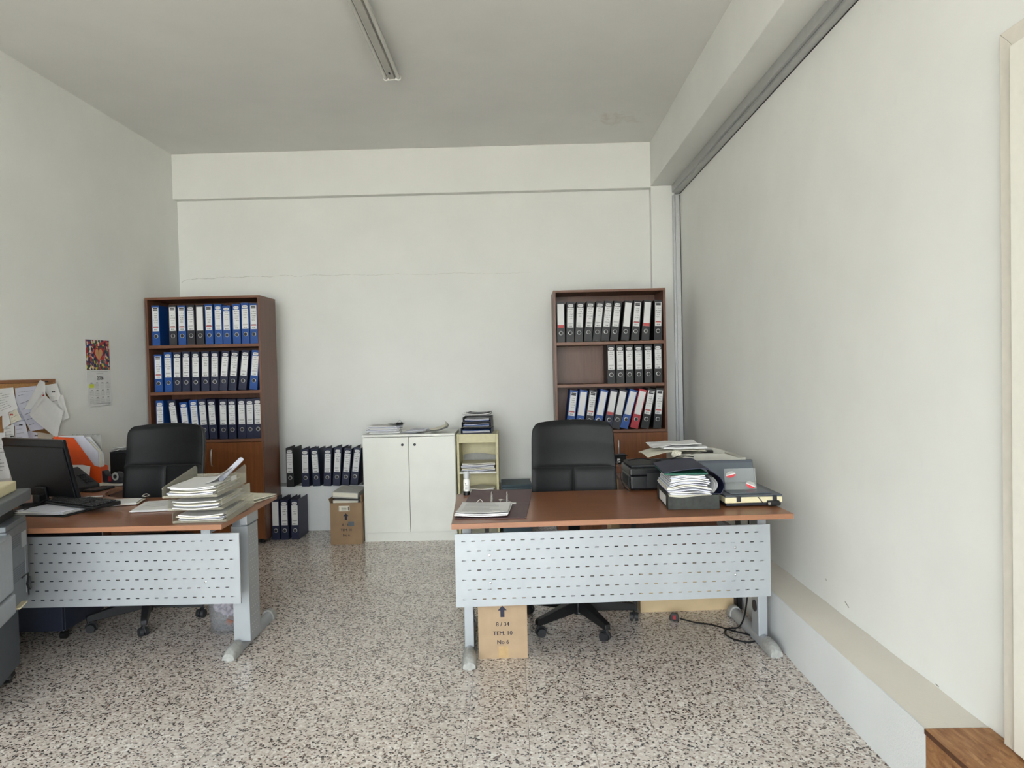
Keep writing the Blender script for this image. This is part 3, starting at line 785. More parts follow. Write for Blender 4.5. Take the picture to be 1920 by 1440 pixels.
# papers in the cream unit
pile('paper_pile', 'folded papers filling the upper bay of the cream shelf unit', 'papers', (-0.383, 6.40, 0.566), 0, 0.285, 0.24, 6, 0.010, 0.006, 0.02, ('paper_b', 'paper', 'paper_c'), False, wav=0.004)
sheetb = thing('standing_envelope', 'grey envelope bent at the back of the upper cream bay', 'envelope', (-0.383, 6.575, 0.566))
MB().grid(lambda u, v: ((u-0.5)*0.29, -0.012*math.sin(v*3), 0.015+v*(0.10+0.012*math.sin(u*4))), 8, 6, (0, 0.002, 0)).build('sheet', 'greybox', sheetb, smooth=True)
pile('paper_pile', 'crumpled receipts lying in the lower bay of the cream shelf unit', 'papers', (-0.37, 6.40, 0.375), 0.1, 0.24, 0.2, 4, 0.007, 0.014, 0.12, ('paper_c', 'paper'), False, wav=0.006)
# teal archive box
tb = thing('archive_box', 'dark teal archive box beyond the right desk, beside the cream unit', 'box', (-0.06, 6.40, 0), 0.04)
B(-0.125, 0.125, -0.16, 0.16, 0, 0.43).build('box_body', 'teal', tb, bevel=0.003)
B(-0.13, 0.13, -0.165, 0.165, 0.4305, 0.452).build('box_lid', 'teal', tb, bevel=0.003)

# ------------------------------------------------------------------ cartons
def arrow(mb, fn, s):
    pts_ = [(-0.18*s, -0.5*s), (0.18*s, -0.5*s), (0.18*s, 0.12*s), (0.42*s, 0.12*s), (0, 0.55*s), (-0.42*s, 0.12*s), (-0.18*s, 0.12*s)]
    mb.add([fn(*p) for p in pts_], [(0, 1, 2, 6), (3, 4, 5), (2, 3, 5, 6)])
def carton(label, loc, rotz, w_, d_, h_, mat, texts, arrow_z, group=None):
    o = thing('cardboard_carton', label, 'box', loc, rotz, group)
    t = 0.004
    body = MB(); body.box(0, w_, 0, t, 0, h_); body.box(0, w_, d_-t, d_, 0, h_); body.box(0, t, t, d_-t, 0, h_); body.box(w_-t, w_, t, d_-t, 0, h_); body.box(t, w_-t, t, d_-t, 0.0, 0.004)
    bo = body.build('carton_wall', mat, o)
    if texts or arrow_z:
        mb = MB()
        for tx, z, s in texts: merge_text(mb, tx, s, lambda x, y, z=z: (w_*0.5+x, -0.0008, z+y), True)
        if arrow_z: arrow(mb, lambda x, y: (w_*0.5+x, -0.0008, arrow_z+y), 0.055)
        mb.build('printing', 'navy_ink', bo)
    return o
c1 = carton('open worn carton holding grey box files beside the white cabinet', (-1.626, 6.10, 0), 0.0, 0.265, 0.34, 0.350, 'card_b',
            [('8 / 34', 0.165, 0.028), ('TEM. 10', 0.121, 0.028), ('No 6', 0.077, 0.028)], 0.232)
B(0.075, 0.165, -0.0010, -0.0004, 0.280, 0.325).build('sticker', 'paper_c', c1); B(0.150, 0.20, -0.0012, -0.0005, 0.152, 0.192).build('patch', 'slate', c1)
mb = MB()
for k in range(9): mb.box(0.080, 0.080+0.006, -0.0014, -0.0011, 0.284+k*0.004, 0.2855+k*0.004)
for k in range(3): mb.box(0.095, 0.140, -0.0014, -0.0011, 0.29+k*0.011, 0.293+k*0.011)
mb.box(0.152, 0.159, -0.0014, -0.0011, 0.287, 0.318)
mb.build('sticker_print', 'ink_dk', c1)
# flaps
MB().grid(lambda u, v: (-0.0-0.012*v, u*0.34, 0.351+0.035*v), 2, 2, (0.003, 0, 0)).build('flap', 'card_b', c1)
MB().grid(lambda u, v: (0.262, 0.0+u*0.33, 0.351+0.06*v), 2, 2, (-0.003, 0, 0)).build('flap', 'card_b', c1)
for i, (zz, tilt) in enumerate(((0.385, 0.03), (0.452, 0.06))):
    bx = thing('box_file', ('lower grey box file lying in the open carton', 'upper grey box file tilted in the open carton')[i], 'box file', (-1.495, 6.27, zz-0.035), 0.0, 'grey box files')
    bx.rotation_euler = (0.02, tilt, -0.03)
    B(-0.108, 0.108, -0.15, 0.15, -0.03, 0.022).build('box_body', 'greybox', bx, bevel=0.003)
    B(-0.104, 0.104, -0.1505, -0.1502, -0.018, 0.016).build('label_strip', 'paper_c', bx)
c2 = carton('tall carton under the left end of the right desk', (-0.240, 3.63, 0), 0.035, 0.245, 0.40, 0.42, 'card',
            [('8 / 34', 0.172, 0.029), ('TEM. 10', 0.127, 0.029), ('No 6', 0.082, 0.029)], 0.236)
B(0.100, 0.148, -0.0010, -0.0004, 0.004, 0.062).build('tape_strip', 'tape', c2)
B(0.245, 0.2462, 0.0, 0.40, 0.0, 0.42).build('carton_side', 'card_b', c2)
B(0.002, 0.243, 0.002, 0.398, 0.421, 0.425).build('flap', 'card', c2)
c3 = carton('large pale carton on the floor behind the right desk', (0.675, 4.275, 0), 0.05, 0.555, 0.30, 0.27, 'card_p', [], 0)
B(0.001, 0.554, 0.001, 0.299, 0.2705, 0.2755).build('flap', 'card_p', c3)
ps = thing('printer_stand', 'added dark brown stand behind the right desk, carrying printers and darkening panel slots', 'stand', (0.62, 4.285, 0), 0.0)
B(0, 0.655, 0, 0.62, 0.708, 0.7335).build('stand_top', 'case', ps, bevel=0.001)
B(0.02, 0.635, 0.36, 0.60, 0.0, 0.707).build('stand_cabinet', 'case', ps)  # dark body added so the desk panel slots look shaded
for x in (0.03, 0.645): B(x-0.014, x+0.010, 0.012, 0.036, 0, 0.707).build('stand_leg', 'blk', ps)
c4 = carton('narrow beige carton between the right chair and the corner', (0.60, 5.00, 0), 0.0, 0.26, 0.25, 0.67, 'card_p', [], 0)
B(0.002, 0.258, 0.002, 0.248, 0.6705, 0.675).build('flap', 'card_p', c4)
rb = thing('storage_box', 'reddish brown storage box in front of the right bookcase', 'box', (0.60, 5.30, 0))
B(0, 0.30, 0, 0.32, 0, 0.715).build('box_body', 'redwood', rb, bevel=0.003); B(-0.004, 0.304, -0.004, 0.324, 0.7155, 0.735).build('box_lid', 'redwood', rb, bevel=0.002)
bd = thing('power_adapter', 'small black power adapter on the reddish storage box', 'adapter', (0.70, 5.36, 0.7352), 0.2)
B(-0.05, 0.05, -0.04, 0.04, 0, 0.058).build('adapter_body', 'blk', bd, bevel=0.006); B(-0.018, 0.004, -0.0412, -0.0403, 0.012, 0.04).build('sticker', 'paper', bd)
B(-0.058, 0.062, -0.045, 0.045, 0.0585, 0.066).build('cap', 'blk', bd, bevel=0.002)

# ------------------------------------------------------------------ desks
def slot_panel(W, H, t, rows, pitch, slot, slot_h, z_first, row_gap, x_odd, x_even):
    mb = MB()
    zs = [z_first+i*row_gap for i in range(rows)]     # from the bottom
    def bar(x0, x1, z0, z1): mb.box(x0, x1, 0, t, z0, z1)
    prev = 0.0
    for i, z in enumerate(zs):
        bar(0, W, prev, z-slot_h/2)
        x = 0.0; s = x_odd if i % 2 == 0 else x_even
        while s+slot < W-0.015:
            bar(x, s, z-slot_h/2, z+slot_h/2); x = s+slot; s += pitch
        bar(x, W, z-slot_h/2, z+slot_h/2); prev = z+slot_h/2
    bar(0, W, prev, H)
    return mb
def foot_profile(w_, h_):
    p = []
    for k in range(9):
        a = math.pi*k/8; p.append((w_/2*math.cos(a), h_*0.35+h_*0.65*math.sin(a)))
    return [(w_/2, 0.006)] + p + [(-w_/2, 0.006)]
def desk_leg(o, x, yf, yb, yu0, yu1, inner, disc=True):
    lg = bpy.data.objects.new('leg', None); COL.objects.link(lg); lg.parent = o; lg.location = (x, 0, 0)
    MB().prism(foot_profile(0.056, 0.056), yf+0.085, yb-0.05).build('foot_bar', 'silver', lg, smooth=True)
    def cap(ya, yb_, nm):
        def fn(u, v):
            y = ya+(yb_-ya)*v; s = (1-(max(0, 0.62-v)/0.62)**2.6*0.45) if v < 0.62 else 1.0
            pr_ = foot_profile(0.068, 0.066); k = u*(len(pr_)-1); i = min(int(k), len(pr_)-2); f = k-i
            px = pr_[i][0]*(1-f)+pr_[i+1][0]*f; pz = pr_[i][1]*(1-f)+pr_[i+1][1]*f
            return (px*(0.75+0.25*s), y, 0.006+(pz-0.006)*s)
        m = MB().grid(fn, 20, 10)
        n = 21
        m.f.append(tuple(range(n))); m.f.append(tuple(range(10*n, 11*n))[::-1])
        return m.build(nm, 'silver_scuff', lg, smooth=True)
    cap(yf, yf+0.12, 'foot_cap'); cap(yb, yb-0.07, 'foot_cap')
    for yy in (yf+0.03, yb-0.03): MB().lathe([(0.0, 0), (0.030, 0.0), (0.030, 0.006), (0.0, 0.006)], (0, yy, 0), 14).build('glide', 'silver_scuff', lg)
    B(-0.024, 0.024, yu0, yu1, 0.045, 0.700).build('upright', 'silver', lg, bevel=0.004)
    B(-0.026, 0.026, yf+0.14, yb-0.05, 0.700, 0.713).build('top_bracket', 'silver', lg)
    if disc:
        d = MB().cyl((inner*0.0243, (yu0+yu1)/2, 0.19), (inner*0.0275, (yu0+yu1)/2, 0.19), 0.030, n=20).build('cable_port', 'bdark', lg)
        d.scale = (1, 1, 1)
    return lg
def desktop(o, x0, x1, y0, y1, z0=0.715, z1=0.740):
    B(x0, x1, y0, y1, z0, z1).build('desk_top', 'desk', o, bevel=0.0015)
    e = MB(); e.box(x0-0.0004, x1+0.0004, y0-0.0012, y0-0.0001, z0+0.001, z1-0.0008); e.box(x0-0.0012, x0-0.0001, y0, y1, z0+0.001, z1-0.0008); e.box(x1+0.0001, x1+0.0012, y0, y1, z0+0.001, z1-0.0008)
    e.build('edging', 'desk_edge', o)
# right desk
RA = math.radians(3.05)
rd = thing('office_desk', 'cherry topped desk with silver slotted panel at the right', 'desk', (-0.334, 3.36, 0), RA, 'office desks')
desktop(rd, 0, 1.607, 0, 0.80)
PW, PH = 1.528, 0.352
p = slot_panel(PW, PH, 0.0015, 7, 0.0473, 0.0185, 0.0048, 0.036, 0.0466, 0.032, 0.057).build('modesty_panel', 'silver', rd, loc=(0.008, 0.105, 0.317))
mb = MB(); mb.box(0, PW, 0.0016, 0.012, 0, 0.0015); mb.box(0, PW, 0.0016, 0.012, PH-0.0015, PH); mb.box(0, 0.0015, 0.0016, 0.012, 0.0016, PH-0.0016); mb.box(PW-0.0015, PW, 0.0016, 0.012, 0.0016, PH-0.0016)
mb.build('panel_lip', 'silver', p)
for bx_ in (0.165, 1.355):
    for bz in (0.112, 0.245): MB().lathe([(0.0065, 0), (0.0055, 0.003), (0.0, 0.0042)], (0, 0, 0), 10).build('bolt', 'chrome', p, smooth=True, loc=(bx_, -0.0002, bz))
for c in p.children:
    if c.name.startswith('bolt'): c.rotation_euler = (math.radians(90), 0, 0)
for bx_ in (0.163, 1.353): B(bx_-0.011, bx_+0.011, 0.112, 0.128, 0.34, 0.662).build('panel_bracket', 'silver', rd)
for bx_ in (0.163, 1.353): B(bx_-0.011, bx_+0.011, 0.129, 0.31, 0.63, 0.66).build('panel_bracket', 'silver', rd)
desk_leg(rd, 0.062, 0.130, 0.785, 0.305, 0.40, 1)
desk_leg(rd, 1.572, 0.130, 0.785, 0.305, 0.40, -1)
B(0.09, 1.545, 0.33, 0.37, 0.665, 0.705).build('cross_beam', 'blk', rd)
# left desk: main top and return with a rounded inner corner
ld = thing('corner_desk', 'L shaped cherry desk with silver slotted panel at the left', 'desk', (-3.046, 3.445, 0), math.radians(0.4), 'office desks')
desktop(ld, 0, 1.602, 0, 0.812)
prof = [(-0.125, 0.8125), (0.74, 0.8125)]
for k in range(7):
    a = math.pi/2*k/6; prof.append((0.74-0.29*math.sin(a), 0.8125+0.36*(1-math.cos(a))*0.98))
prof += [(0.45, 2.05), (-0.125, 2.05)]
MB().prism(prof, 0.715, 0.740, 'z').build('return_top', 'desk', ld, bevel=0.001)
B(-0.10, 0.40, 1.98, 2.0, 0, 0.714).build('return_leg_panel', 'case', ld)
B(0.38, 0.40, 1.2, 1.975, 0.30, 0.714).build('return_panel', 'case', ld)
PW2 = 1.60
p2 = slot_panel(PW2, PH, 0.0015, 7, 0.0473, 0.0185, 0.0048, 0.036, 0.0466, PW2-0.032-0.018-0.0473*32, PW2-0.057-0.018-0.0473*31).build('modesty_panel', 'silver', ld, loc=(0.035, 0.13, 0.317))
B(0, PW2, 0.0016, 0.012, PH-0.0015, PH).build('panel_lip', 'silver', p2); B(PW2-0.0015, PW2, 0.0016, 0.012, 0.0, PH-0.0016).build('panel_lip', 'silver', p2)
b_ = MB().lathe([(0.0065, 0), (0.0055, 0.003), (0.0, 0.0042)], (0, 0, 0), 10).build('bolt', 'chrome', p2, smooth=True, loc=(PW2-0.172, -0.0002, 0.112)); b_.rotation_euler = (math.radians(90), 0, 0)
B(PW2-0.183, PW2-0.161, 0.002, 0.018, 0.02, PH-0.006).build('panel_bracket', 'silver', p2)
lg = desk_leg(ld, 1.535, 0.195, 0.86, 0.36, 0.52, -1, False)
# perforated side cover of the leg with a rounded rear edge
cp = []
for k in range(9):
    a = math.pi/2*k/8; cp.append((0.030+0.032*math.cos(a), 0.47+0.075*math.sin(a)))
MB().prism([(-0.024, 0.345), (0.062, 0.345)] + cp + [(-0.024, 0.545)], 0.05, 0.655, 'z').build('leg_cover', 'silver', lg, smooth=True)
mb = MB()
for r in range(26):
    for c in range(4):
        y_ = 0.375+c*0.028+(0.014 if r % 2 else 0); z_ = 0.09+r*0.021
        mb.cyl((0.0622, y_, z_), (0.0626, y_, z_), 0.0025, n=6)
mb.build('perforations', 'white', lg)
B(-0.02, 0.055, 0.36, 0.53, 0.656, 0.713).build('leg_head', 'silver', lg, bevel=0.004)
B(-1.30, -0.03, 0.40, 0.44, 0.665, 0.705).build('cross_beam', 'blk', lg)
B(-0.075, -0.03, 0.10, 0.34, 0.676, 0.712).build('cable_tray', 'copier', lg)
lg2 = desk_leg(ld, 0.075, 0.195, 0.80, 0.36, 0.52, 1, False)

# ------------------------------------------------------------------ office chairs
def chair(label, hub, ang0, turn, back_dy, zt, wt, wb_, zmid, base_mat):
    o = thing('office_chair', label, 'chair', (hub[0], hub[1], 0), turn, 'black leather office chairs')
    # backrest shape: s in 0..1 up, q in -1..1 across
    z0, z1 = 0.52, zt
    def surf(q, s, push):
        wd = (wb_+(wt-wb_)*s)/2
        # rounded upper corners and arched top
        topz = z1-0.020*abs(q)**2.2-0.028*max(0, abs(q)-0.86)**2/0.0196
        z = z0+(topz-z0)*s
        x = wd*q*(1-0.03*(max(0, s-0.88)/0.12)**2)
        y = back_dy+0.055*(s-0.4)-0.05*math.sin(min(1, s*1.25)*math.pi)*0.5-0.045*q*q*-1*-1+push
        return (x, y, z)
    bk = bpy.data.objects.new('backrest', None); COL.objects.link(bk); bk.parent = o
    def fnf(u, v):
        q = 2*u-1; e = max(abs(q), abs(2*v-1)); r = max(0, (e-0.86)/0.14)
        return surf(q, v, 0.012*r*r)
    sh = MB().grid(fnf, 28, 28)
    def fnb(u, v):
        q = 2*u-1; e = max(abs(q), abs(2*v-1)); r = max(0, (e-0.86)/0.14)
        return surf(q, v, 0.085-0.055*r*r)
    sh.grid(fnb, 28, 28)
    N = 29*29
    rim = [i for i in range(29)] + [j*29+28 for j in range(1, 29)] + [28*29+i for i in range(27, -1, -1)] + [j*29 for j in range(27, 0, -1)]
    for k in range(len(rim)): sh.f.append((rim[k], rim[(k+1) % len(rim)], rim[(k+1) % len(rim)]+N, rim[k]+N))
    sh.build('back_shell', 'leather', bk, smooth=True)
    sm = (zmid-z0)/(z1-z0)
    def padfn(q0, q1, s0, s1, bul, seam_dip):
        def fn(u, v):
            q = q0+(q1-q0)*u; a = 2*u-1; b = 2*v-1
            sA = s0-seam_dip*(1-q*q) if s0 > 0.2 else s0
            sB = s1-seam_dip*(1-q*q) if s1 < 0.9 else s1
            s = sA+(sB-sA)*v
            rr = max(0, 1-abs(a)**7)*max(0, 1-abs(b)**9)
            return surf(q, s, -0.002-bul*rr**0.6)
        return fn
    for (q0, q1, s0, s1, nm) in ((-0.97, 0.97, sm+0.008, 0.975, 'upper_pad'), (-0.97, -0.008, 0.03, sm-0.004, 'lower_pad'), (0.008, 0.97, 0.03, sm-0.006, 'lower_pad')):
        MB().grid(padfn(q0, q1, s0, s1, 0.007, 0.03), 22, 22).build(nm, 'leather', bk, smooth=True)
    # seams
    MB().tube([Vector(surf(-0.97+1.94*k/20, sm+0.003-0.03*(1-(-0.97+1.94*k/20)**2), -0.004)) for k in range(21)], 0.004, 6).build('seam', 'seam', bk)
    MB().tube([Vector(surf(0, 0.03+(sm-0.06)*k/10, -0.004)) for k in range(11)], 0.004, 6).build('seam', 'seam', bk)
    # seat
    def seat_top(u, v):
        a, b = 2*u-1, 2*v-1; r = max(0, 1-abs(a)**5)*max(0, 1-abs(b)**5)
        return (a*0.25*(1-0.06*abs(b)**3), -0.22+0.47*v, 0.44+0.045*r**0.5)
    def seat_bot(u, v): 
        p_ = seat_top(u, v); return (p_[0]*0.97, p_[1], 0.40)
    s_ = MB().grid(seat_top, 20, 20); s_.grid(seat_bot, 20, 20)
    rim = [i for i in range(21)] + [j*21+20 for j in range(1, 21)] + [20*21+i for i in range(19, -1, -1)] + [j*21 for j in range(19, 0, -1)]
    for k in range(len(rim)): s_.f.append((rim[k], rim[(k+1) % len(rim)], rim[(k+1) % len(rim)]+441, rim[k]+441))
    s_.build('seat', 'leather', o, smooth=True)
    B(-0.035, 0.035, 0.05, back_dy+0.055, 0.375, 0.398).build('back_bracket', 'blk', o, bevel=0.004)
    B(-0.035, 0.035, back_dy+0.03, back_dy+0.056, 0.399, 0.60).build('back_bracket', 'blk', o, bevel=0.004)
    B(-0.09, 0.09, -0.09, 0.12, 0.345, 0.374).build('tilt_mechanism', 'blk', o, bevel=0.006)
    MB().lathe([(0.0, 0.052), (0.030, 0.055), (0.030, 0.16), (0.022, 0.165), (0.022, 0.345), (0.0, 0.345)], n=16).build('gas_lift', 'blk', o, smooth=True)
    bs = bpy.data.objects.new('star_base', None); COL.objects.link(bs); bs.parent = o
    MB().lathe([(0.0, 0.072), (0.045, 0.075), (0.048, 0.145), (0.0, 0.15)], n=18).build('hub', base_mat, bs, smooth=True)
    for k in range(5):
        a = ang0+k*2*math.pi/5-turn
        R = Matrix.Rotation(a, 4, 'Z')
        prof_ = [(0.03, 0.075), (0.315, 0.062), (0.325, 0.068), (0.325, 0.092), (0.31, 0.100), (0.03, 0.145)]
        m = MB(); n = len(prof_)
        for s, ht in ((-1, 1), (1, 1)):
            pass
        v = []
        for (r, z) in prof_: v.append(R @ Vector((r, -0.026+0.010*r/0.32, z)))
        for (r, z) in prof_: v.append(R @ Vector((r, 0.026-0.010*r/0.32, z)))
        m.add(v, [tuple(range(n))[::-1], tuple(range(n, 2*n))]+[(i, (i+1) % n, n+(i+1) % n, n+i) for i in range(n)])
        m.build('base_arm', base_mat, bs, bevel=0.004)
        c = R @ Vector((0.315, 0, 0)); ca_ = a+1.1+k*0.9
        cr_ = Vector((math.cos(ca_), math.sin(ca_), 0)); px = Vector((-cr_.y, cr_.x, 0))
        cen = c+px*0.014
        cs_ = bpy.data.objects.new('caster', None)
        m = MB()
        for s in (-1, 1):
            m.cyl(cen+cr_*(s*0.007)+Vector((0, 0, 0.026)), cen+cr_*(s*0.024)+Vector((0, 0, 0.026)), 0.026, 0.023, n=18)
        m.cyl(c+Vector((0, 0, 0.03)), c+Vector((0, 0, 0.075)), 0.007, n=8)
        hd_ = [cen+px*(0.030*math.cos(t))+Vector((0, 0, 0.026+0.030*math.sin(t))) for t in [math.pi*i/8 for i in range(9)]]
        m.tube(hd_, 0.005, 6)
        m.build('caster', 'blk_tex', bs, smooth=True)
    return o
chair('black leather office chair behind the right desk', (0.303, 4.12), math.radians(221), 0.0, 0.245, 1.135, 0.490, 0.515, 0.874, 'blk')
chair('black leather office chair behind the left desk', (-2.258, 4.315), math.radians(221.4), 0.0, 0.285, 1.150, 0.490, 0.515, 0.905, 'blk_tex')

# ------------------------------------------------------------------ things on the right desk
def RD(lx, ly, z=0.7403): 
    c, s = math.cos(RA), math.sin(RA); return (-0.334+lx*c-ly*s, 3.36+lx*s+ly*c, z)
# open maroon ring file
of = thing('open_ring_file', 'open maroon ring file with papers on the right desk', 'file', (-0.155, 3.66, 0.7403), -0.055)
B(-0.165, 0.178, -0.20, 0.135, 0.0005, 0.004).build('front_board', 'bbrown', of, bevel=0.001)
B(-0.165, 0.178, 0.138, 0.205, 0.0005, 0.004).build('spine_board', 'bbrown', of, bevel=0.001)
MB().grid(lambda u, v: (-0.165+0.343*u, 0.208+0.29*v, 0.004+0.018*v), 4, 4, (0, 0, -0.0032)).build('back_board', 'bbrown', of)
pa = MB(); 
for i in range(2): sheet(pa, -0.038+i*0.003, -0.045+random.uniform(-0.004, 0.004), 0.011+i*0.006, 0.255, 0.285, random.uniform(-0.015, 0.015), 0.004, 0.005, 0.003, 0.0015)
pa.build('paper_block', 'paper', of)
tp = sheet(MB(), -0.038, -0.045, 0.022, 0.25, 0.28, 0.01, 0.006, 0.0012, 0.004, 0.002).build('sheet', 'paper', of)
l = MB(); random.seed(3)
for k in range(9):
    y_ = 0.06-k*0.024; x1 = random.uniform(-0.01, 0.06); l.add([(-0.14, y_, 0.0262), (x1, y_, 0.0262), (x1, y_+0.003, 0.0262), (-0.14, y_+0.003, 0.0262)], [(0, 1, 2, 3)])
l.build('printing', 'ink', tp)
B(-0.06, 0.11, 0.140, 0.172, 0.0045, 0.009).build('ring_plate', 'chrome', of, bevel=0.001)
for x in (-0.015, 0.065):
    ar = [(x, 0.150, 0.009), (x, 0.150, 0.055), (x, 0.140, 0.070), (x, 0.115, 0.072), (x, 0.09, 0.055), (x, 0.08, 0.030)]
    MB().tube(smooth_path(ar, 4), 0.0028, 8).build('ring_arch', 'chrome', of, smooth=True)
MB().tube(smooth_path([(0.025, 0.155, 0.012), (0.03, 0.15, 0.025), (0.07, 0.145, 0.022)], 4), 0.003).build('lever', 'chrome', of, smooth=True)
MB().lathe([(0.0, 0), (0.010, 0.001), (0.010, 0.004), (0, 0.005)], (0.028, 0.152, 0.024), 12).build('lever_knob', 'white', of)
MB().tube(smooth_path([(-0.09, 0.08, 0.028), (-0.075, 0.115, 0.036), (-0.06, 0.09, 0.028)], 5), 0.0015).build('tag_string', 'white', of)
# spray bottle
sb = thing('spray_bottle', 'small clear spray bottle at the back of the right desk', 'bottle', RD(0.055, 0.772))
MB().lathe([(0.0, 0.0), (0.0185, 0.0), (0.0185, 0.022), (0.0, 0.022)], n=18).build('bottle_base', 'blk', sb, smooth=True)
MB().lathe([(0.0, 0.0225), (0.0185, 0.0225), (0.0185, 0.082), (0.014, 0.092), (0.0, 0.094)], n=18).build('bottle_body', 'white', sb, smooth=True)
lb = MB(); merge_text(lb, 'V', 0.014, lambda x, y: (x-0.004, -0.0190, 0.066+y), True)
for k in range(5): lb.box(-0.008, 0.006, -0.0190, -0.0187, 0.03+k*0.006, 0.0315+k*0.006)
lb.build('printing', 'ink_dk', sb)
MB().lathe([(0.0, 0.0945), (0.0165, 0.0945), (0.0165, 0.128), (0.012, 0.133), (0.0, 0.134)], n=18).build('cap', 'bottle', sb, smooth=True)
MB().lathe([(0.0, 0.0945), (0.008, 0.095), (0.008, 0.118), (0.0, 0.12)], n=12).build('nozzle', 'white', sb, smooth=True)
# inkjet printer
ij = thing('inkjet_printer', 'black inkjet printer at the back edge of the right desk', 'printer', (0.800, 4.27, 0.7405), 0.03)
B(-0.195, 0.205, -0.127, 0.165, 0.006, 0.0855).build('printer_body', 'blk_gloss', ij, bevel=0.010, seg=3)
B(-0.197, 0.207, -0.128, 0.168, 0.086, 0.128).build('upper_body', 'blk_gloss', ij, bevel=0.008, seg=3)
B(-0.185, 0.195, -0.10, 0.16, 0.1285, 0.146).build('scanner_lid', 'blk_tex', ij, bevel=0.007, seg=3)
B(-0.10, 0.11, -0.1285, -0.1255, 0.015, 0.10).build('output_flap', 'blk', ij, bevel=0.002)
B(-0.1975, -0.1955, -0.08, 0.12, 0.02, 0.075).build('side_vent', 'blk_tex', ij)
for k in range(4): B(0.02+k*0.02, 0.034+k*0.02, -0.1012, -0.0998, 0.133, 0.138).build('button', 'slate', ij)
for (fx, fy) in ((-0.15, -0.09), (0.16, -0.09), (-0.15, 0.13), (0.16, 0.13)): B(fx-0.01, fx+0.01, fy-0.01, fy+0.01, 0, 0.0058).build('rubber_foot', 'blk', ij)
cbl = MB().tube(smooth_path([(0.72, 5.32, 0.770), (0.66, 5.20, 0.762), (0.63, 4.97, 0.80), (0.60, 4.5, 0.83), (0.575, 4.30, 0.795), (0.585, 4.20, 0.755), (0.600, 4.163, 0.7445), (0.595, 4.120, 0.7445)], 8), 0.0028, 8)
tag(cbl.build('black_cable', 'blk', smooth=True), 'thin black cable hanging beside the inkjet printer', 'cable')
cb2 = MB().tube(smooth_path([(0.63, 4.36, 0.888), (0.70, 4.30, 0.905), (0.78, 4.24, 0.896), (0.84, 4.27, 0.892), (0.93, 4.33, 0.91), (1.02, 4.36, 0.9)], 8), 0.003, 8)
tag(cb2.build('black_cable', 'blk', smooth=True), 'black cable lying across the top of the inkjet printer', 'cable')
ad = thing('charger_plug', 'black charger lying on top of the inkjet printer', 'charger', (0.765, 4.20, 0.8868), 0.4)
MB().prism([(-0.032, 0.0), (0.034, 0.0), (0.022, 0.026), (-0.012, 0.03)], -0.02, 0.02).build('charger_body', 'blk', ad, bevel=0.003)
B(0.028, 0.05, -0.004, 0.004, 0.004, 0.009).build('prong', 'chrome', ad)
# grey laser printer with papers on top
lp = thing('laser_printer', 'pale grey laser printer on the stand behind the inkjet printer', 'printer', (1.165, 4.65, 0.7345), 0.04)
LG = plain('laser_grey', (196, 194, 184), 0.5, 0, 0.04); M['laser'] = LG
B(-0.20, 0.20, -0.185, 0.21, 0.004, 0.095).build('printer_body', 'laser', lp, bevel=0.01, seg=3)
top = MB()
top.prism([(-0.20, 0.0955), (0.20, 0.0955), (0.20, 0.125), (0.10, 0.155), (0.06, 0.168), (-0.12, 0.172), (-0.20, 0.150)], -0.185, -0.165)
top.prism([(-0.20, 0.0955), (0.20, 0.0955), (0.20, 0.135), (0.10, 0.165), (-0.12, 0.175), (-0.20, 0.155)], 0.14, 0.21)
top.box(0.165, 0.20, -0.164, 0.139, 0.0955, 0.138); top.box(-0.20, -0.05, -0.164, 0.139, 0.0955, 0.168)
top.build('top_cover', 'laser', lp)
MB().grid(lambda u, v: (-0.049+0.213*u, -0.164+0.303*v, 0.098+0.05*(1-u)**2), 8, 2, (0, 0, -0.002)).build('output_tray', 'laser', lp, smooth=True)
B(-0.048, 0.08, 0.10, 0.138, 0.11, 0.155).build('output_slot', 'gap', lp)
for (fx, fy) in ((-0.16, -0.15), (0.16, -0.15), (-0.16, 0.17), (0.16, 0.17)): B(fx-0.012, fx+0.012, fy-0.012, fy+0.012, 0, 0.0038).build('rubber_foot', 'blk', lp)
pp = thing('paper_bag_pile', 'crumpled white papers and bag heaped on the laser printer', 'papers', (0.96, 4.63, 0.912), 0.03)
def crum(w_, d_, z, amp, seed, droop=0.0):
    rnd = random.Random(seed); ph = [rnd.uniform(0, 6) for _ in range(6)]
    def fn(u, v):
        x, y = (u-0.5)*w_, (v-0.5)*d_
        zz = amp*(math.sin(u*6+ph[0])*math.sin(v*5+ph[1])+0.5*math.sin(u*13+ph[2]+v*6)+0.4*math.sin(v*17+ph[3]+u*4))
        return (x, y, z+zz-droop*max(0, 0.45-u)**1.5)
    return fn
MB().grid(crum(0.36, 0.30, 0.012, 0.003, 1, 0.10), 24, 18, (0, 0, -0.002)).build('sheet', 'paper_c', pp, smooth=True, loc=(-0.02, -0.02, 0))
MB().grid(crum(0.27, 0.26, 0.030, 0.003, 2), 24, 18, (0, 0, -0.010)).build('sheet', 'paper', pp, smooth=True, loc=(0.04, 0, 0))
MB().grid(crum(0.30, 0.24, 0.046, 0.004, 3, 0.05), 24, 18, (0, 0, -0.003)).build('sheet', 'paper', pp, smooth=True, loc=(0.0, 0.02, 0))
# fist of folded paper against the printer
fp = thing('crumpled_tissue', 'crumpled cream paper ball wedged before the laser printer', 'paper', (0.93, 4.40, 0.913))
random.seed(5)
bmm = bmesh.new(); bmesh.ops.create_icosphere(bmm, subdivisions=3, radius=0.03)
for v in bmm.verts: v.co *= 1+random.uniform(-0.18, 0.18); v.co.z *= 0.75
me = bpy.data.meshes.new('paper_ball'); bmm.to_mesh(me); bmm.free(); mobj('paper_ball', me, 'paper_c', fp)
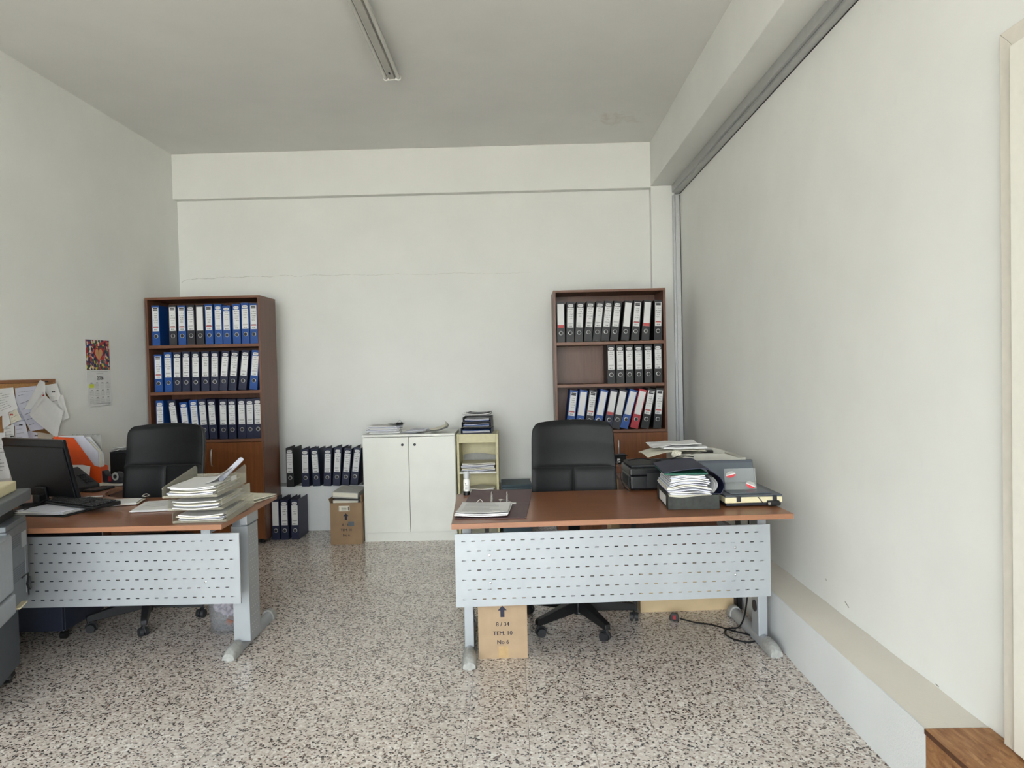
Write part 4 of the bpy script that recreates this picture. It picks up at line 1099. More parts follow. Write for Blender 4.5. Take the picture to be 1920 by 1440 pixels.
# black box file lying flat, with an over-full navy ring file on top of it
bf = thing('box_file', 'black marbled box file lying flat on the right desk', 'box file', (0.842, 3.755, 0.7405), -0.03)
B(-0.125, 0.125, -0.170, 0.170, 0.0, 0.071).build('box_body', 'marbled', bf, bevel=0.0015)
B(-0.1262, -0.1252, -0.10, 0.09, 0.012, 0.058).build('spine_label', 'paper', bf)
B(-0.1255, -0.1251, 0.10, 0.14, 0.02, 0.05).build('finger_hole_shade', 'gap', bf)  # dark plate in place of a shaded opening
nf = thing('overfull_ring_file', 'over-full navy ring file lying open-sided on the black box file', 'file', (0.842, 3.755, 0.8118), -0.03)
B(-0.12, 0.138, -0.155, 0.16, 0.0005, 0.004).build('lower_board', 'bnavy', nf)
def tp_(u, v):
    x = -0.145+0.28*u; z = 0.112+0.022*math.sin(min(1, u*1.15)*math.pi*0.62)-(0.05*max(0, u-0.72)**1.3/0.19 if u > 0.72 else 0)
    return (x, -0.175+0.34*v, z+0.006*v)
MB().grid(tp_, 18, 6, (0, 0, -0.0035)).build('upper_board', 'bnavy', nf, smooth=True)
MB().grid(lambda u, v: (0.135+0.016*math.sin(u*math.pi), -0.165+0.33*v, 0.004+0.078*u), 10, 4, (-0.003, 0, 0)).build('spine_board', 'bnavy', nf, smooth=True)
random.seed(11)
pl_ = ['paper_b', 'paper', 'paper_b', 'paper', 'paper_c', 'paper_b', 'paper', 'paper_b', 'paper', 'paper', 'paper_b', 'paper']
for i in range(12):
    zb = 0.006+i*0.0079; x0 = -0.115-0.01*math.sin(i*0.5)+random.uniform(-0.006, 0.006); x1 = 0.085+random.uniform(-0.012, 0.008)-0.0015*i
    yy = -0.168-0.018*math.cos(i*0.26)*(1 if i < 3 else 0.4)+random.uniform(-0.008, 0.006)
    wv_ = 0.013*math.sin(math.pi*i/11)+random.uniform(0, 0.003); ph = random.uniform(-0.15, 0.15)
    def lay(u, v, zb=zb, x0=x0, x1=x1, yy=yy, wv_=wv_, ph=ph, i=i):
        return (x0+(x1-x0)*u, yy+0.30*v, zb+wv_*math.sin(math.pi*min(1, max(0, u*0.95+ph*u*(1-u))))**1.4+0.002*math.sin(u*9+i))
    MB().grid(lay, 14, 4, (0, 0, -0.0052)).build('paper_layer', pl_[i], nf, smooth=True)
MB().grid(lambda u, v: (-0.125+0.2*u, -0.184-0.018*(1-v)+0.03*v, 0.006-0.010*(1-v)**2*(0.5+0.5*math.sin(u*5))), 12, 6, (0, 0, -0.001)).build('loose_sheet', 'paper_c', nf, smooth=True)
B(-0.14, 0.07, -0.166, 0.12, 0.100, 0.104).build('divider', 'bgreen', nf)
B(-0.145, 0.07, -0.166, 0.12, 0.1045, 0.107).build('divider', 'bgreen', nf)
for yy in (-0.06, 0.02):
    MB().tube(smooth_path([(0.10, yy, 0.006), (0.108, yy, 0.05), (0.10, yy, 0.085)], 5), 0.003).build('ring_arch', 'chrome', nf)
for i in range(3): MB().grid(lambda u, v, i=i: (0.098+0.022*math.sin(u*math.pi)-i*0.006, -0.16+0.2*v, 0.008+0.076*u), 8, 2, (-0.001, 0, 0)).build('bent_sheet', 'paper', nf, smooth=True)
tm = MB(); tm.add([(0.06, -0.162, 0.1326), (0.11, -0.160, 0.121), (0.11, -0.156, 0.1215), (0.06, -0.158, 0.1330)], [(0, 1, 2, 3)])
# cream machine with raised lid
mc = thing('desktop_machine', 'cream and grey desktop machine with raised lid, right desk corner', 'office machine', (1.142, 3.63, 0.7405), 0.035)
B(-0.135, 0.14, 0.003, 0.37, 0.004, 0.018).build('base', 'bdark', mc, bevel=0.003)
B(-0.142, 0.146, -0.003, 0.375, 0.0185, 0.048).build('housing', 'cream', mc, bevel=0.006, seg=3)
B(-0.140, 0.144, -0.001, 0.373, 0.0485, 0.058).build('top_deck', 'dgrey', mc, bevel=0.002)
B(-0.105, 0.105, 0.03, 0.30, 0.0585, 0.063).build('platen', 'slate', mc, bevel=0.002)
for x in (-0.075, 0.105): B(x-0.011, x+0.011, -0.0085, -0.0035, 0.026, 0.056).build('latch', 'bdark', mc, bevel=0.002)
MB().prism([(0.02, 0.047), (0.026, 0.047), (0.048, 0.0195), (0.042, 0.0195)], -0.0045, -0.0034).build('front_stripe', 'bdark', mc)
B(0.065, 0.125, -0.020, -0.0035, 0.004, 0.030).build('socket_block', 'blk', mc, bevel=0.003)
MB().cyl((0.072, -0.021, 0.017), (0.072, -0.026, 0.017), 0.007, n=12).build('socket_knob', 'chrome', mc)
ld_ = MB(); Rl = Matrix.Translation((0, 0.375, 0.06)) @ Matrix.Rotation(math.radians(-14), 4, 'X')
ld_.box(-0.200, 0.142, 0.0, 0.028, 0.0, 0.125, Rl); 
lid = ld_.build('lid', 'dgrey', mc, bevel=0.006)
ld2 = MB(); ld2.box(-0.196, 0.138, -0.0015, -0.0002, 0.004, 0.108, Rl); ld2.build('lid_lining', 'slate', lid)
ac = thing('acrylic_sign', 'clear acrylic sheet with two red and white oval stickers', 'sign', (1.122, 3.76, 0.8040), 0.035)
ac.rotation_euler = (math.radians(-10), 0, 0.035)
B(-0.082, 0.080, 0, 0.003, 0.0, 0.108).build('acrylic_sheet', 'acryl', ac, bevel=0.0005)
def oval(cx, cz, rot, half=None):
    pts_ = []
    for k in range(24):
        a = 2*math.pi*k/24; x, z = 0.026*math.cos(a), 0.0165*math.sin(a)
        pts_.append((x, z))
    if half == 'low': pts_ = [p_ for p_ in pts_ if p_[1] < 0.001]
    if half == 'mid': pts_ = [(x, z) for x, z in [(-0.026, 0.002), (-0.026*0.98, -0.003), (0.026*0.98, -0.003), (0.026, 0.002)]]
    c, s = math.cos(rot), math.sin(rot)
    return [(cx+x*c-z*s, cz+x*s+z*c) for x, z in pts_]
for cx, cz, rt in ((-0.050, 0.078, 0.22), (0.050, 0.022, -0.42)):
    stk = MB().prism(oval(cx, cz, rt), -0.0009, -0.0001).build('sticker', 'greybox', ac)
    MB().prism(oval(cx, cz, rt, 'low')[::1], -0.0012, -0.00095).build('sticker_red', 'sticker_red', stk)
    MB().prism(oval(cx, cz, rt, 'mid'), -0.0015, -0.00125).build('sticker_band', 'paper', stk)
# mains cable with plug on the floor
cabl = thing('mains_cable', 'black mains cable with three-pin plug on the floor under the right desk', 'cable', (0, 0, 0))
pth = [(1.185, 3.85, 0.70), (1.185, 3.86, 0.40), (1.18, 3.90, 0.15), (1.165, 3.97, 0.02), (1.10, 3.97, 0.006), (1.065, 3.90, 0.006), (1.09, 3.815, 0.006), (1.15, 3.775, 0.006), (1.20, 3.80, 0.006), (1.185, 3.86, 0.010), (1.10, 3.93, 0.014), (1.03, 4.03, 0.008), (0.95, 4.075, 0.006), (0.87, 4.115, 0.016)]
MB().tube(smooth_path(pth, 8), 0.0045, 8).build('cord', 'blk', cabl, smooth=True)
pg = bpy.data.objects.new('plug', None); COL.objects.link(pg); pg.parent = cabl; pg.location = (0.842, 4.128, 0.0); pg.rotation_euler = (0, 0, -0.35)
MB().prism([(-0.024, 0.002), (0.024, 0.002), (0.027, 0.022), (0.016, 0.046), (-0.016, 0.046), (-0.027, 0.022)], -0.013, 0.013).build('plug_body', 'blk', pg, bevel=0.004)
B(-0.006, 0.010, -0.0142, -0.0132, 0.012, 0.034).build('fuse_cover', 'pin_red', pg)
for x, z in ((-0.011, 0.012), (0.011, 0.012), (0.0, 0.034)): B(x-0.003, x+0.003, 0.0135, 0.032, z-0.002, z+0.004).build('pin', 'chrome', pg)

# ------------------------------------------------------------------ things on the left desk
ZD = 0.7404
# monitor seen from behind
mn = thing('monitor', 'black flat monitor on the left desk, its back to the room', 'monitor', (-2.705, 4.139, ZD), math.radians(-25.2))
Rm = Matrix.Translation((0, 0, 0.045)) @ Matrix.Rotation(math.radians(13.0), 4, 'X')
sm_ = MB(); sm_.box(-0.28, 0.28, -0.022, 0.0, 0.0, 0.345, Rm); shell = sm_.build('screen_shell', 'blk_gloss', mn, bevel=0.006, seg=3)
MB().box(-0.272, 0.272, -0.032, -0.0222, 0.006, 0.303, Rm).build('back_cover', 'blk_gloss', mn, bevel=0.006, seg=3)
MB().box(-0.28, 0.28, -0.0226, -0.0221, 0.305, 0.307, Rm).build('seam_line', 'gap', shell)
MB().box(-0.27, 0.27, 0.0002, 0.0012, 0.018, 0.332, Rm).build('screen', 'blk_gloss', mn)
MB().box(-0.045, 0.045, -0.050, -0.0325, -0.02, 0.07, Rm).build('neck', 'blk', mn, bevel=0.006)
vb = bpy.data.objects.new('stand', None); COL.objects.link(vb); vb.parent = mn
MB().prism([(-0.03, -0.02), (0.03, -0.02), (0.15, -0.27), (0.115, -0.285), (-0.03, -0.09)], 0.0005, 0.016, 'z').build('stand_foot', 'blk', vb, bevel=0.003)
MB().prism([(-0.03, -0.095), (-0.005, -0.06), (-0.17, -0.25), (-0.20, -0.23)], 0.0005, 0.016, 'z').build('stand_foot', 'blk', vb, bevel=0.003)
B(-0.03, 0.03, -0.085, -0.045, 0.0165, 0.06).build('stand_post', 'blk', vb, bevel=0.004)
# keyboard
kb = thing('keyboard', 'black computer keyboard on papers on the left desk', 'keyboard', (-2.405, 3.945, 0.7650), math.radians(-29))
MB().prism([(-0.078, 0.0), (0.078, 0.0), (0.078, 0.022), (-0.078, 0.011)], -0.225, 0.225, 'x').build('key_tray', 'blk', kb, bevel=0.003)
key = B(-0.0085, 0.0085, -0.0085, 0.0085, 0, 0.0075).mesh('key', bevel=0.002, seg=1)
for r in range(6):
    for c in range(21):
        if (r == 5 and 4 < c < 9) or (c in (15,)): continue
        y = -0.06+r*0.0225; x = -0.207+c*0.0205
        k = mobj('key', key, 'blk_tex', kb, (x, y, 0.0125+(y+0.078)*0.0705), (0.07, 0, 0))
wire = MB().tube(smooth_path([(-2.50, 4.07, 0.785), (-2.58, 3.96, 0.80), (-2.62, 3.86, 0.775), (-2.66, 3.78, 0.752), (-2.75, 3.74, 0.747)], 8), 0.003, 8)
tag(wire.build('black_cable', 'blk', smooth=True), 'black cable curling from the keyboard over the left desk', 'cable')
# folder with papers under the keyboard
fo = thing('document_folder', 'black folder with white papers under the keyboard', 'folder', (-2.50, 3.86, ZD), -0.2)
B(-0.17, 0.17, -0.12, 0.12, 0.0005, 0.003).build('folder_cover', 'blk', fo)
for i in range(4): sheet(MB(), random.uniform(-0.01, 0.01), random.uniform(-0.01, 0.01), 0.0075+i*0.0042, 0.29, 0.20, random.uniform(-0.06, 0.06), 0.001, 0.003, 0.001, 0.0008).build('sheet', ('paper', 'paper_b')[i % 2], fo)
f2 = pile('paper_pile', 'pale green folder and papers to the right of the keyboard', 'papers', (-2.30, 4.065, ZD), 0.25, 0.28, 0.16, 3, 0.004, 0.006, 0.03, ('paper_c', 'paper'), False)
pen = thing('pen', 'white pen lying on the left desk behind the keyboard', 'pen', (-2.56, 4.30, ZD+0.004), 0.4)
MB().cyl((-0.07, 0, 0), (0.055, 0, 0), 0.004, n=10).build('barrel', 'white', pen); MB().cyl((0.0551, 0, 0), (0.07, 0, 0), 0.0038, 0.001, n=10).build('tip', 'ink_dk', pen)
ring = thing('metal_clip', 'small metal clip at the corner of the green folder', 'clip', (-2.175, 4.175, ZD+0.0185), 0.3)
MB().tube(smooth_path([(-0.02, 0, 0.004), (0, 0.008, 0.016), (0.02, 0, 0.006), (0.0, -0.008, 0.004), (-0.02, 0, 0.005)], 6), 0.0035).build('clip_wire', 'chrome', ring, smooth=True)
pile('paper_pile', 'white printed sheets lying left of the letter trays', 'papers', (-1.98, 3.955, ZD), 0.22, 0.22, 0.30, 3, 0.003, 0.008, 0.05, ('paper',), True)
pile('paper_pile', 'yellowish papers at the right end of the left desk', 'papers', (-1.575, 4.105, ZD), -0.25, 0.20, 0.22, 4, 0.004, 0.02, 0.12, ('paper_c', 'paper'), False)
# three clear letter trays
TRL = ('lowest', 'middle', 'top')
random.seed(21)
for i in range(3):
    z = ZD+0.0005+i*0.0665
    t_ = thing('letter_tray', f'clear plastic letter tray full of papers, {TRL[i]} of the stack of three', 'tray', (-1.578-0.008*i, 3.715-0.030*i, z), 0.055, 'clear letter trays')
    W2, D2 = 0.128, 0.215
    B(-W2, W2, -D2, D2, 0.0, 0.003).build('tray_floor', 'clear', t_)
    for s in (-1, 1):
        pr_ = [(-D2, 0.0032), (D2, 0.0032), (D2, 0.092 if i == 2 else 0.061), (D2-0.02, 0.098 if i == 2 else 0.063), (-D2+0.012, 0.048), (-D2, 0.044)]
        MB().prism(pr_, s*W2-0.0012, s*W2+0.0012, 'x').build('side_wall', 'clear', t_, bevel=0.0005)
        MB().tube([(s*W2, y, zz) for y, zz in ((-D2, 0.046), (-D2+0.012, 0.050), (D2-0.02, 0.099 if i == 2 else 0.0628))], 0.0028, 6).build('rim', 'clear', t_)
    B(-W2+0.002, W2-0.002, D2-0.003, D2, 0.0032, 0.055).build('back_wall', 'clear', t_)
    B(-W2+0.002, W2-0.002, -D2-0.001, -D2+0.002, 0.0032, 0.012).build('front_lip', 'clear', t_)
    for q in range(4 if i < 2 else 5):
        sheet(MB(), random.uniform(-0.008, 0.008), -0.01+random.uniform(-0.03, 0.015), 0.010+q*0.0085, 0.212, 0.37, random.uniform(-0.05, 0.05), 0.001, 0.005, 0.004, 0.0022).build('sheet', ('paper', 'paper_b', 'paper_c', 'paper', 'paper')[q], t_)
    if i == 2:
        def rolled(u, v):
            a = u*math.pi*1.5; r = 0.014
            return (0.075+0.05*v+r*math.cos(a), 0.0+0.15*v, 0.055+0.075*v+r*math.sin(a))
        MB().grid(rolled, 14, 6, (0, 0, -0.0008)).build('rolled_sheet', 'paper_b', t_, smooth=True)
        MB().grid(lambda u, v: (0.02+0.09*u, -0.08+0.22*v, 0.048+0.05*u*u+0.01*v), 8, 8, (0, 0, -0.001)).build('leaning_sheet', 'paper', t_, smooth=True)
        B(0.1295, 0.1300, -0.02, 0.06, 0.045, 0.068).build('tray_label', 'paper', t_)
# orange magazine file on the return
om = thing('magazine_file', 'bright orange magazine file full of papers by the left wall', 'magazine file', (-3.115, 4.86, ZD), 0.0)
side = [(0.0, 0.003), (0.31, 0.003), (0.31, 0.115), (0.268, 0.125), (0.135, 0.315), (0.0, 0.325)]
MB().prism(side, -0.045, -0.042).build('side_wall', 'orange', om); MB().prism(side, 0.042, 0.045).build('side_wall', 'orange', om)
B(0.0, 0.31, -0.045, 0.045, 0.0, 0.0028).build('bottom', 'orange', om); B(0.307, 0.310, -0.0418, 0.0418, 0.003, 0.115).build('front_wall', 'orange', om); B(0.0, 0.003, -0.0418, 0.0418, 0.003, 0.322).build('back_wall', 'orange', om)
for i in range(6):
    y = -0.034+i*0.0125; hh = random.uniform(0.28, 0.325)
    MB().prism([(0.008, 0.004), (0.295, 0.004), (0.29, 0.19+random.uniform(0, 0.03)), (0.20+random.uniform(-0.02, 0.02), hh), (0.012, hh)], y, y+0.004).build('sheet', ('paper_b', 'paper', 'paper', 'paper_c', 'paper_b', 'paper')[i], om)
ntb = thing('spiral_notebook', 'grey spiral notebook standing behind the orange file', 'notebook', (-3.08, 4.945, ZD), 0.0)
B(0.0, 0.21, 0, 0.010, 0.0, 0.318).build('pages', 'paper', ntb); B(0.0, 0.213, -0.002, -0.0002, 0.0, 0.32).build('cover', 'greybox', ntb)
mb = MB()
for k in range(16): mb.tube([(0.012+k*0.0125, -0.005, 0.312), (0.012+k*0.0125, 0.005, 0.328), (0.012+k*0.0125, 0.013, 0.312)], 0.0012, 5)
mb.build('spiral', 'chrome', ntb)
wp = thing('leaning_card', 'white curved card leaning before the orange magazine file', 'card', (-2.985, 4.79, ZD))
MB().grid(lambda u, v: (-0.065+0.19*u, -0.02+0.028*v-0.012*math.sin(u*2.6), 0.002+v*0.135*(1-0.35*max(0, u-0.75))), 12, 6, (0, 0.0015, 0)).build('sheet', 'paper', wp, smooth=True)
# black calculator/phone wedge
ph = thing('desk_device', 'black sloping desk device with keys, between monitor and orange file', 'desk device', (-2.84, 4.60, ZD), math.radians(78))
MB().prism([(-0.10, 0.0), (0.10, 0.0), (0.10, 0.125), (0.06, 0.137), (-0.10, 0.028)], -0.085, 0.085, 'x').build('device_body', 'blk_tex', ph, bevel=0.004)
kk = B(-0.007, 0.007, -0.005, 0.005, 0, 0.004).mesh('key')
for r in range(4):
    for c in range(3): mobj('key', kk, 'bdark', ph, (0.01+c*0.022, -0.07+r*0.02, 0.0500+r*0.0138), (0.60, 0, 0))
B(-0.07, 0.10, -0.20, -0.11, 0.001, 0.014).build('key_pad', 'blk', ph, bevel=0.003)
td = thing('tape_dispenser', 'grey and red tape dispenser on the return of the left desk', 'tape dispenser', (-2.70, 4.79, ZD+0.0165), -0.25)
MB().prism([(-0.075, 0.0), (0.075, 0.0), (0.07, 0.035), (0.05, 0.062), (0.02, 0.072), (-0.015, 0.045), (-0.05, 0.05), (-0.065, 0.078), (-0.08, 0.078)], -0.022, 0.022).build('dispenser_body', 'bdark', td, bevel=0.003)
MB().cyl((0.028, -0.0245, 0.042), (0.028, 0.0245, 0.042), 0.026, n=20).build('tape_roll', 'greybox', td, smooth=True)
MB().cyl((0.028, -0.0258, 0.042), (0.028, 0.0258, 0.042), 0.014, n=16).build('reel', 'blk', td)
B(-0.028, -0.006, -0.0232, -0.0222, 0.008, 0.042).build('red_panel', 'pin_red', td)
pile('paper_pile', 'green and white papers on the desk return beside the chair', 'papers', (-2.71, 4.815, ZD), 0.1, 0.18, 0.20, 3, 0.003, 0.012, 0.1, ('paper', 'paper_c'), False)
bs_ = thing('equipment_box', 'black box with crumpled paper on top, beside the left chair', 'box', (-2.83, 5.30, ZD), 0.0)
B(-0.13, 0.14, -0.10, 0.10, 0.001, 0.165).build('box_body', 'blk', bs_, bevel=0.004); B(-0.13, 0.14, -0.103, 0.10, 0.1655, 0.175).build('box_lid', 'blk_tex', bs_, bevel=0.003)
bt = thing('crumpled_paper', 'crumpled white papers on top of the black box', 'paper', (-2.91, 5.27, 0.9160))
for k in range(3): MB().grid(crum(0.10, 0.08, 0.008+k*0.009, 0.003, 30+k), 12, 10, (0, 0, -0.0015)).build('sheet', 'paper', bt, smooth=True, loc=(random.uniform(-0.01, 0.02), 0, 0))

# ------------------------------------------------------------------ under the left desk
pd = thing('drawer_pedestal', 'dark navy drawer pedestal on casters under the left desk', 'pedestal', (-2.95, 3.96, 0), 0.0)
M['pednavy'] = plain('pedestal_navy', (34, 40, 58), 0.5)
B(0, 0.405, 0.02, 0.40, 0.058, 0.60).build('carcass', 'pednavy', pd, bevel=0.003)
for k in range(3):
    d = B(0.003, 0.402, 0.0, 0.0195, 0.062+k*0.18, 0.237+k*0.18).build('drawer', 'pednavy', pd, bevel=0.002)
    B(0.15, 0.27, -0.012, -0.0005, 0.20+k*0.18, 0.215+k*0.18).build('drawer_pull', 'blk', d, bevel=0.003)
for (x, y) in ((0.04, 0.06), (0.37, 0.06), (0.04, 0.36), (0.37, 0.36)):
    m = MB(); m.cyl((x-0.014, y, 0.022), (x+0.014, y, 0.022), 0.022, n=14); m.cyl((x, y, 0.03), (x, y, 0.057), 0.006, n=8); m.build('caster', 'blk', pd, smooth=True)
wbn = thing('waste_bin', 'smoky see-through waste bin under the left desk', 'bin', (-1.695, 4.145, 0))
MB().lathe([(0.0, 0.0), (0.108, 0.0), (0.112, 0.012), (0.104, 0.016), (0.138, 0.30), (0.145, 0.302), (0.145, 0.308), (0.134, 0.306), (0.101, 0.02), (0.0, 0.018)], n=32).build('bin_wall', 'bin', wbn, smooth=True)
random.seed(9)
wst = thing('crumpled_waste', 'crumpled lilac paper and bag inside the waste bin', 'waste paper', (-1.695, 4.145, 0.0205))
for k in range(6):
    bmm = bmesh.new(); bmesh.ops.create_icosphere(bmm, subdivisions=3, radius=0.05)
    for v in bmm.verts: v.co *= 1+random.uniform(-0.22, 0.22)
    me = bpy.data.meshes.new('paper_ball'); bmm.to_mesh(me); bmm.free()
    a = k*2.1; r = 0.042 if k < 5 else 0.0
    mobj('paper_ball', me, 'bag', wst, (r*math.cos(a), r*math.sin(a), 0.055+0.036*k))
bmm = bmesh.new(); bmesh.ops.create_cube(bmm, size=0.035)
me = bpy.data.meshes.new('wrapper'); bmm.to_mesh(me); bmm.free(); mobj('wrapper', me, 'redwood', wst, (0.03, -0.085, 0.05), (0.4, 0.5, 0.3))

# ------------------------------------------------------------------ photocopier at the left edge
cp_ = thing('photocopier', 'grey photocopier on a dark grey stand at the left edge', 'photocopier', (-2.335, 3.415, 0), math.radians(20))
stn = bpy.data.objects.new('stand', None); COL.objects.link(stn); stn.parent = cp_
B(-0.62, -0.100, -0.46, 0.150, 0.066, 0.424).build('stand_cabinet', 'stand', stn, bevel=0.004)
for (x, y) in ((-0.14, 0.08), (-0.57, 0.08), (-0.14, -0.40), (-0.57, -0.40)):
    m = MB(); m.cyl((x-0.018, y, 0.028), (x+0.018, y, 0.028), 0.028, n=18); m.cyl((x, y, 0.03), (x, y, 0.065), 0.012, n=10); m.prism([(x-0.03, 0.03), (x+0.03, 0.03), (x+0.02, 0.062), (x-0.02, 0.062)], y-0.03, y+0.03); m.build('caster', 'blk', stn)
B(-0.62, -0.012, -0.30, 0.0, 0.425, 0.790).build('rear_body', 'copier_dk', cp_, bevel=0.006)
B(-0.62, 0.0, -0.50, -0.262, 0.520, 0.780).build('front_cover', 'copier', cp_, bevel=0.016, seg=4)
B(-0.62, 0.004, -0.505, -0.258, 0.425, 0.517).build('paper_drawer', 'copier', cp_, bevel=0.012, seg=4)
B(-0.62, -0.015, -0.30, -0.003, 0.7905, 0.815).build('upper_body', 'copier_dk', cp_, bevel=0.004)
B(-0.60, -0.06, -0.27, -0.02, 0.8155, 0.882).build('exit_recess_shade', 'gap', cp_)  # solid dark block stands in for the shade of the recess
B(-0.62, 0.006, -0.46, 0.02, 0.8825, 0.938).build('scanner', 'copier_dk', cp_, bevel=0.008, seg=3)
B(-0.60, -0.035, -0.45, -0.05, 0.9385, 0.985).build('scanner_lid', 'cream', cp_, bevel=0.006, seg=3)
for k in range(7): B(-0.0118, -0.0108, -0.235, -0.05, 0.545+k*0.010, 0.549+k*0.010).build('vent', 'stand', cp_)
for k in range(6): B(-0.0118, -0.0108, -0.235, -0.12, 0.70+k*0.010, 0.704+k*0.010).build('vent', 'stand', cp_)
B(-0.0116, -0.009, -0.10, -0.03, 0.68, 0.75).build('access_cover', 'copier', cp_, bevel=0.001)
B(-0.0117, -0.010, -0.055, -0.045, 0.46, 0.73).build('cover_edge', 'copier', cp_)
MB().tube([(-0.008, -0.12, 0.545), (-0.008, -0.03, 0.545), (-0.008, -0.025, 0.44)], 0.003, 6).build('tray_hook', 'blk', cp_)
MB().prism([(-0.06, 0.50), (-0.03, 0.53), (-0.02, 0.525), (-0.012, 0.47), (-0.025, 0.465)], -0.010, 0.0, 'x').build('hinge_arm', 'blk_tex', cp_)
ct = B(-0.03, 0.010, -0.235, -0.12, 0.432, 0.440).build('bypass_tray', 'cream', cp_, bevel=0.002)

# ------------------------------------------------------------------ left wall: corkboard, sheets, pins, calendar
XW = XL+0.0005
cbd = thing('corkboard', 'wood framed cork noticeboard on the left wall', 'noticeboard', (XW, 4.60, 1.24))
def fr(y0, y1, z0, z1): return B(0.0, 0.016, y0, y1, z0, z1).build('frame', 'frame_wood', cbd, bevel=0.002)
YR = 0.352
B(0.0, 0.009, -0.585, YR-0.018, -0.21, 0.186).build('cork_panel', 'cork', cbd)
fr(-0.60, YR, 0.187, 0.209); fr(-0.60, YR, -0.232, -0.211); fr(YR-0.017, YR, -0.2105, 0.1865); fr(-0.60, -0.586, -0.2105, 0.1865)
def pinned(label, q, depth, mat, nl=5, curl=0.012, seed=0, bold=False):
    rnd = random.Random(seed)
    cy = sum(p_[0] for p_ in q)/4; cz = sum(p_[1] for p_ in q)/4
    o = thing('pinned_sheet', label, 'paper', (XW+depth, cy, cz), 0, 'sheets on the corkboard')
    def P(u, v):
        a = [q[0][k]+(q[1][k]-q[0][k])*u for k in (0, 1)]; b = [q[3][k]+(q[2][k]-q[3][k])*u for k in (0, 1)]
        y, z = a[0]+(b[0]-a[0])*v-cy, a[1]+(b[1]-a[1])*v-cz
        return (curl*(v**2)*(0.4+0.6*u)+curl*0.4*abs(2*u-1)**3, y, z)
    s = MB().grid(P, 8, 8, (-0.0006, 0, 0)).build('sheet', mat, o)
    if nl:
        l = MB(); th = 0.020 if bold else 0.012
        for k in range(nl):
            v0 = 0.18+0.66*k/max(1, nl-1)*0.95; u1 = rnd.uniform(0.45, 0.88)
            for a in range(6):
                ua, ub = 0.12+(u1-0.12)*a/6, 0.12+(u1-0.12)*(a+0.86)/6
                pts_ = [P(ua, v0), P(ub, v0), P(ub, v0+th), P(ua, v0+th)]
                l.add([(p_[0]+0.0009, p_[1], p_[2]) for p_ in pts_], [(0, 1, 2, 3)])
        l.build('printing', 'ink', s)
    return o
pinned('large letter pinned at the left of the corkboard', [(4.324,1.395),(4.526,1.402),(4.548,1.271),(4.352,1.215)], 0.018, 'paper', 8, 0.008, 1)
pinned('letter pinned under the top frame of the corkboard', [(4.544,1.397),(4.745,1.407),(4.735,1.26),(4.549,1.24)], 0.019, 'paper_b', 6, 0.003, 2)
pinned('narrow folded sheet sticking up over the corkboard frame', [(4.768,1.446),(4.815,1.428),(4.815,1.26),(4.60,1.26)], 0.030, 'paper', 0, 0.006, 3)
pinned('long slanting sheet under the diamond shaped one', [(4.53,1.33),(4.74,1.385),(4.775,1.12),(4.655,1.115)], 0.024, 'paper_b', 5, 0.010, 4)
pinned('blank sheet hanging like a diamond in front of the others', [(4.763,1.368),(4.978,1.225),(4.865,1.050),(4.610,1.225)], 0.040, 'paper', 0, 0.022, 5)
pinned('pale sheet pinned at the top right of the corkboard', [(4.80,1.405),(4.957,1.418),(4.974,1.335),(4.93,1.25)], 0.020, 'paper', 0, 0.008, 6)
pinned('sheet overhanging the right edge of the corkboard', [(4.86,1.330),(5.007,1.337),(5.050,1.175),(4.90,1.140)], 0.024, 'paper', 3, 0.012, 7)
pinned('small note with bold writing on the corkboard', [(4.475,1.246),(4.546,1.267),(4.583,1.199),(4.491,1.175)], 0.022, 'paper_c', 3, 0.004, 8, True)
pinned('small shiny note left of the bold one', [(4.419,1.238),(4.474,1.248),(4.485,1.178),(4.418,1.150)], 0.020, 'paper', 0, 0.004, 9)
pinned('printed form low in the middle of the corkboard', [(4.528,1.184),(4.62,1.187),(4.649,1.062),(4.522,1.066)], 0.020, 'paper_b', 4, 0.006, 10)
pinned('printed slip low at the left of the corkboard', [(4.432,1.164),(4.524,1.171),(4.519,1.070),(4.424,1.078)], 0.018, 'paper', 4, 0.004, 11, True)
pinned('bluish slip under the tip of the diamond sheet', [(4.652,1.122),(4.737,1.100),(4.734,1.030),(4.60,1.040)], 0.019, 'paper_b', 0, 0.006, 12)
pinned('cream slip at the bottom right of the corkboard', [(4.740,1.105),(4.927,1.068),(4.835,1.020),(4.738,1.030)], 0.017, 'paper_c', 0, 0.006, 13)
pinned('long list hanging below the corkboard behind the monitor', [(4.30,1.138),(4.429,1.128),(4.445,0.845),(4.333,0.855)], 0.022, 'paper', 9, 0.012, 14)
pinned('bluish form showing between the letters and the lower slips', [(4.50,1.290),(4.69,1.30),(4.69,1.165),(4.50,1.16)], 0.0165, 'paper_b', 5, 0.002, 15)
PINS = [((4.808,1.433), 'blk', 'black push pin at the tip of the folded sheet'), ((4.764,1.343), 'red', 'red push pin above the diamond shaped sheet'), ((4.875,1.362), 'blk', 'black push pin in the pale top right sheet'),
        ((4.461,1.235), 'red', 'red push pin beside the small shiny note'), ((4.542,1.166), 'blk', 'black push pin in the printed form'), ((4.46,1.102), 'blk', 'black push pin in the low left slip'), ((4.682,1.085), 'blk', 'black push pin in the bluish slip')]
for (y, z), c, lb_ in PINS:
    p_ = thing('push_pin', lb_, 'pin', (XW+0.042, y, z), 0, 'push pins')
    p_.rotation_euler = (0, math.radians(90), 0)
    MB().lathe([(0.0055, 0.0), (0.0055, 0.0015), (0.003, 0.003), (0.003, 0.010), (0.0055, 0.012), (0.0050, 0.0145), (0.0, 0.015)], n=12).build('pin_head', 'pin_'+c, p_, smooth=True)
    MB().cyl((0, 0, -0.020), (0, 0, 0.0), 0.0006, n=6).build('needle', 'chrome', p_)
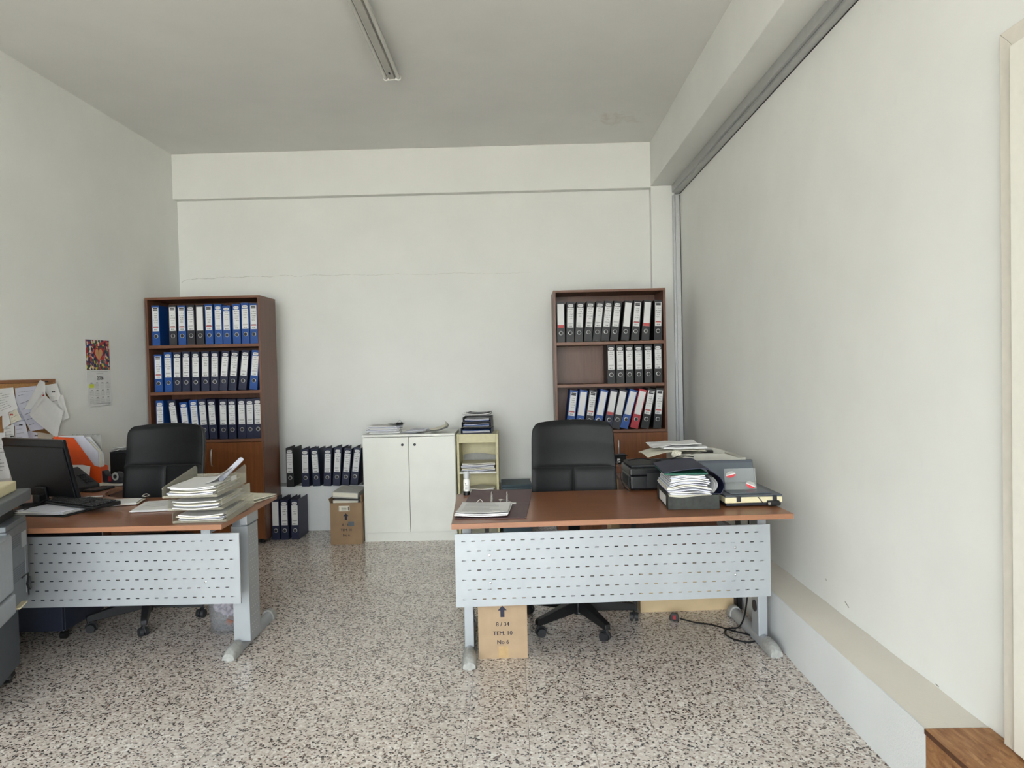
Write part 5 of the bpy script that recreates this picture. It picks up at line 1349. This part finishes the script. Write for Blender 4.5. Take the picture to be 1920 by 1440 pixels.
cal = thing('wall_calendar', 'wall calendar for 2026 with a heart picture on the left wall', 'calendar', (XW+0.001, 5.485, 1.49))
def cpnt(x): return lambda u, v: (x+0.010*v*v*(1-v*0.3), -0.157+0.314*u, 0.247-0.500*v)
MB().grid(cpnt(0.002), 6, 16, (-0.0012, 0, 0)).build('calendar_sheet', 'paper', cal)
MB().grid(lambda u, v: (0.0028+0.0022*(v*0.46)**2/0.21, -0.153+0.306*u, 0.243-0.225*v), 6, 8, (-0.0006, 0, 0)).build('picture', 'print', cal)
def heart(s, cx, cz):
    return [(cx+s*0.062*math.sin(t)**3, cz+s*0.0042*(13*math.cos(t)-5*math.cos(2*t)-2*math.cos(3*t)-math.cos(4*t))) for t in [2*math.pi*k/36 for k in range(36)]]
MB().prism(heart(1.0, 0.005, 0.136), 0.0062, 0.0066, 'x').build('heart', 'heart_red', cal)
MB().prism(heart(0.78, 0.005, 0.136), 0.0068, 0.0072, 'x').build('heart_centre', 'heart_tan', cal)
B(0.0073, 0.0076, 0.000, 0.008, 0.105, 0.16).build('heart_figure', 'redwood', cal)
pt = MB(); xx = 0.0125
merge_text(pt, '2026', 0.042, lambda x, y: (0.0085, 0.01+x, -0.045+y), True)
for (a, b, z) in ((-0.11, 0.11, 0.005), (-0.04, 0.05, -0.010), (-0.09, 0.13, -0.235)): pt.box(0.0085 if z > -0.1 else 0.0112, 0.0088 if z > -0.1 else 0.0115, a, b, z-0.0025, z)
for r in range(3):
    for c in range(4):
        y0_ = -0.135+c*0.070; z0_ = -0.082-r*0.055; xo = 0.0085+0.0010*r
        pt.box(xo, xo+0.0003, y0_+0.018, y0_+0.042, z0_, z0_+0.004)
        for k in range(5): pt.box(xo, xo+0.0003, y0_, y0_+0.056, z0_-0.007-k*0.0075, z0_-0.0062-k*0.0075)
pt.build('printing', 'ink', cal)
B(0.0090, 0.0094, -0.137, -0.075, -0.115, -0.088).build('highlight', 'yellow', cal)
MB().lathe([(0.004, 0), (0.0, 0.003)], (0, 0, 0), 8).build('nail', 'chrome', cal, loc=(0.002, 0, 0.250))
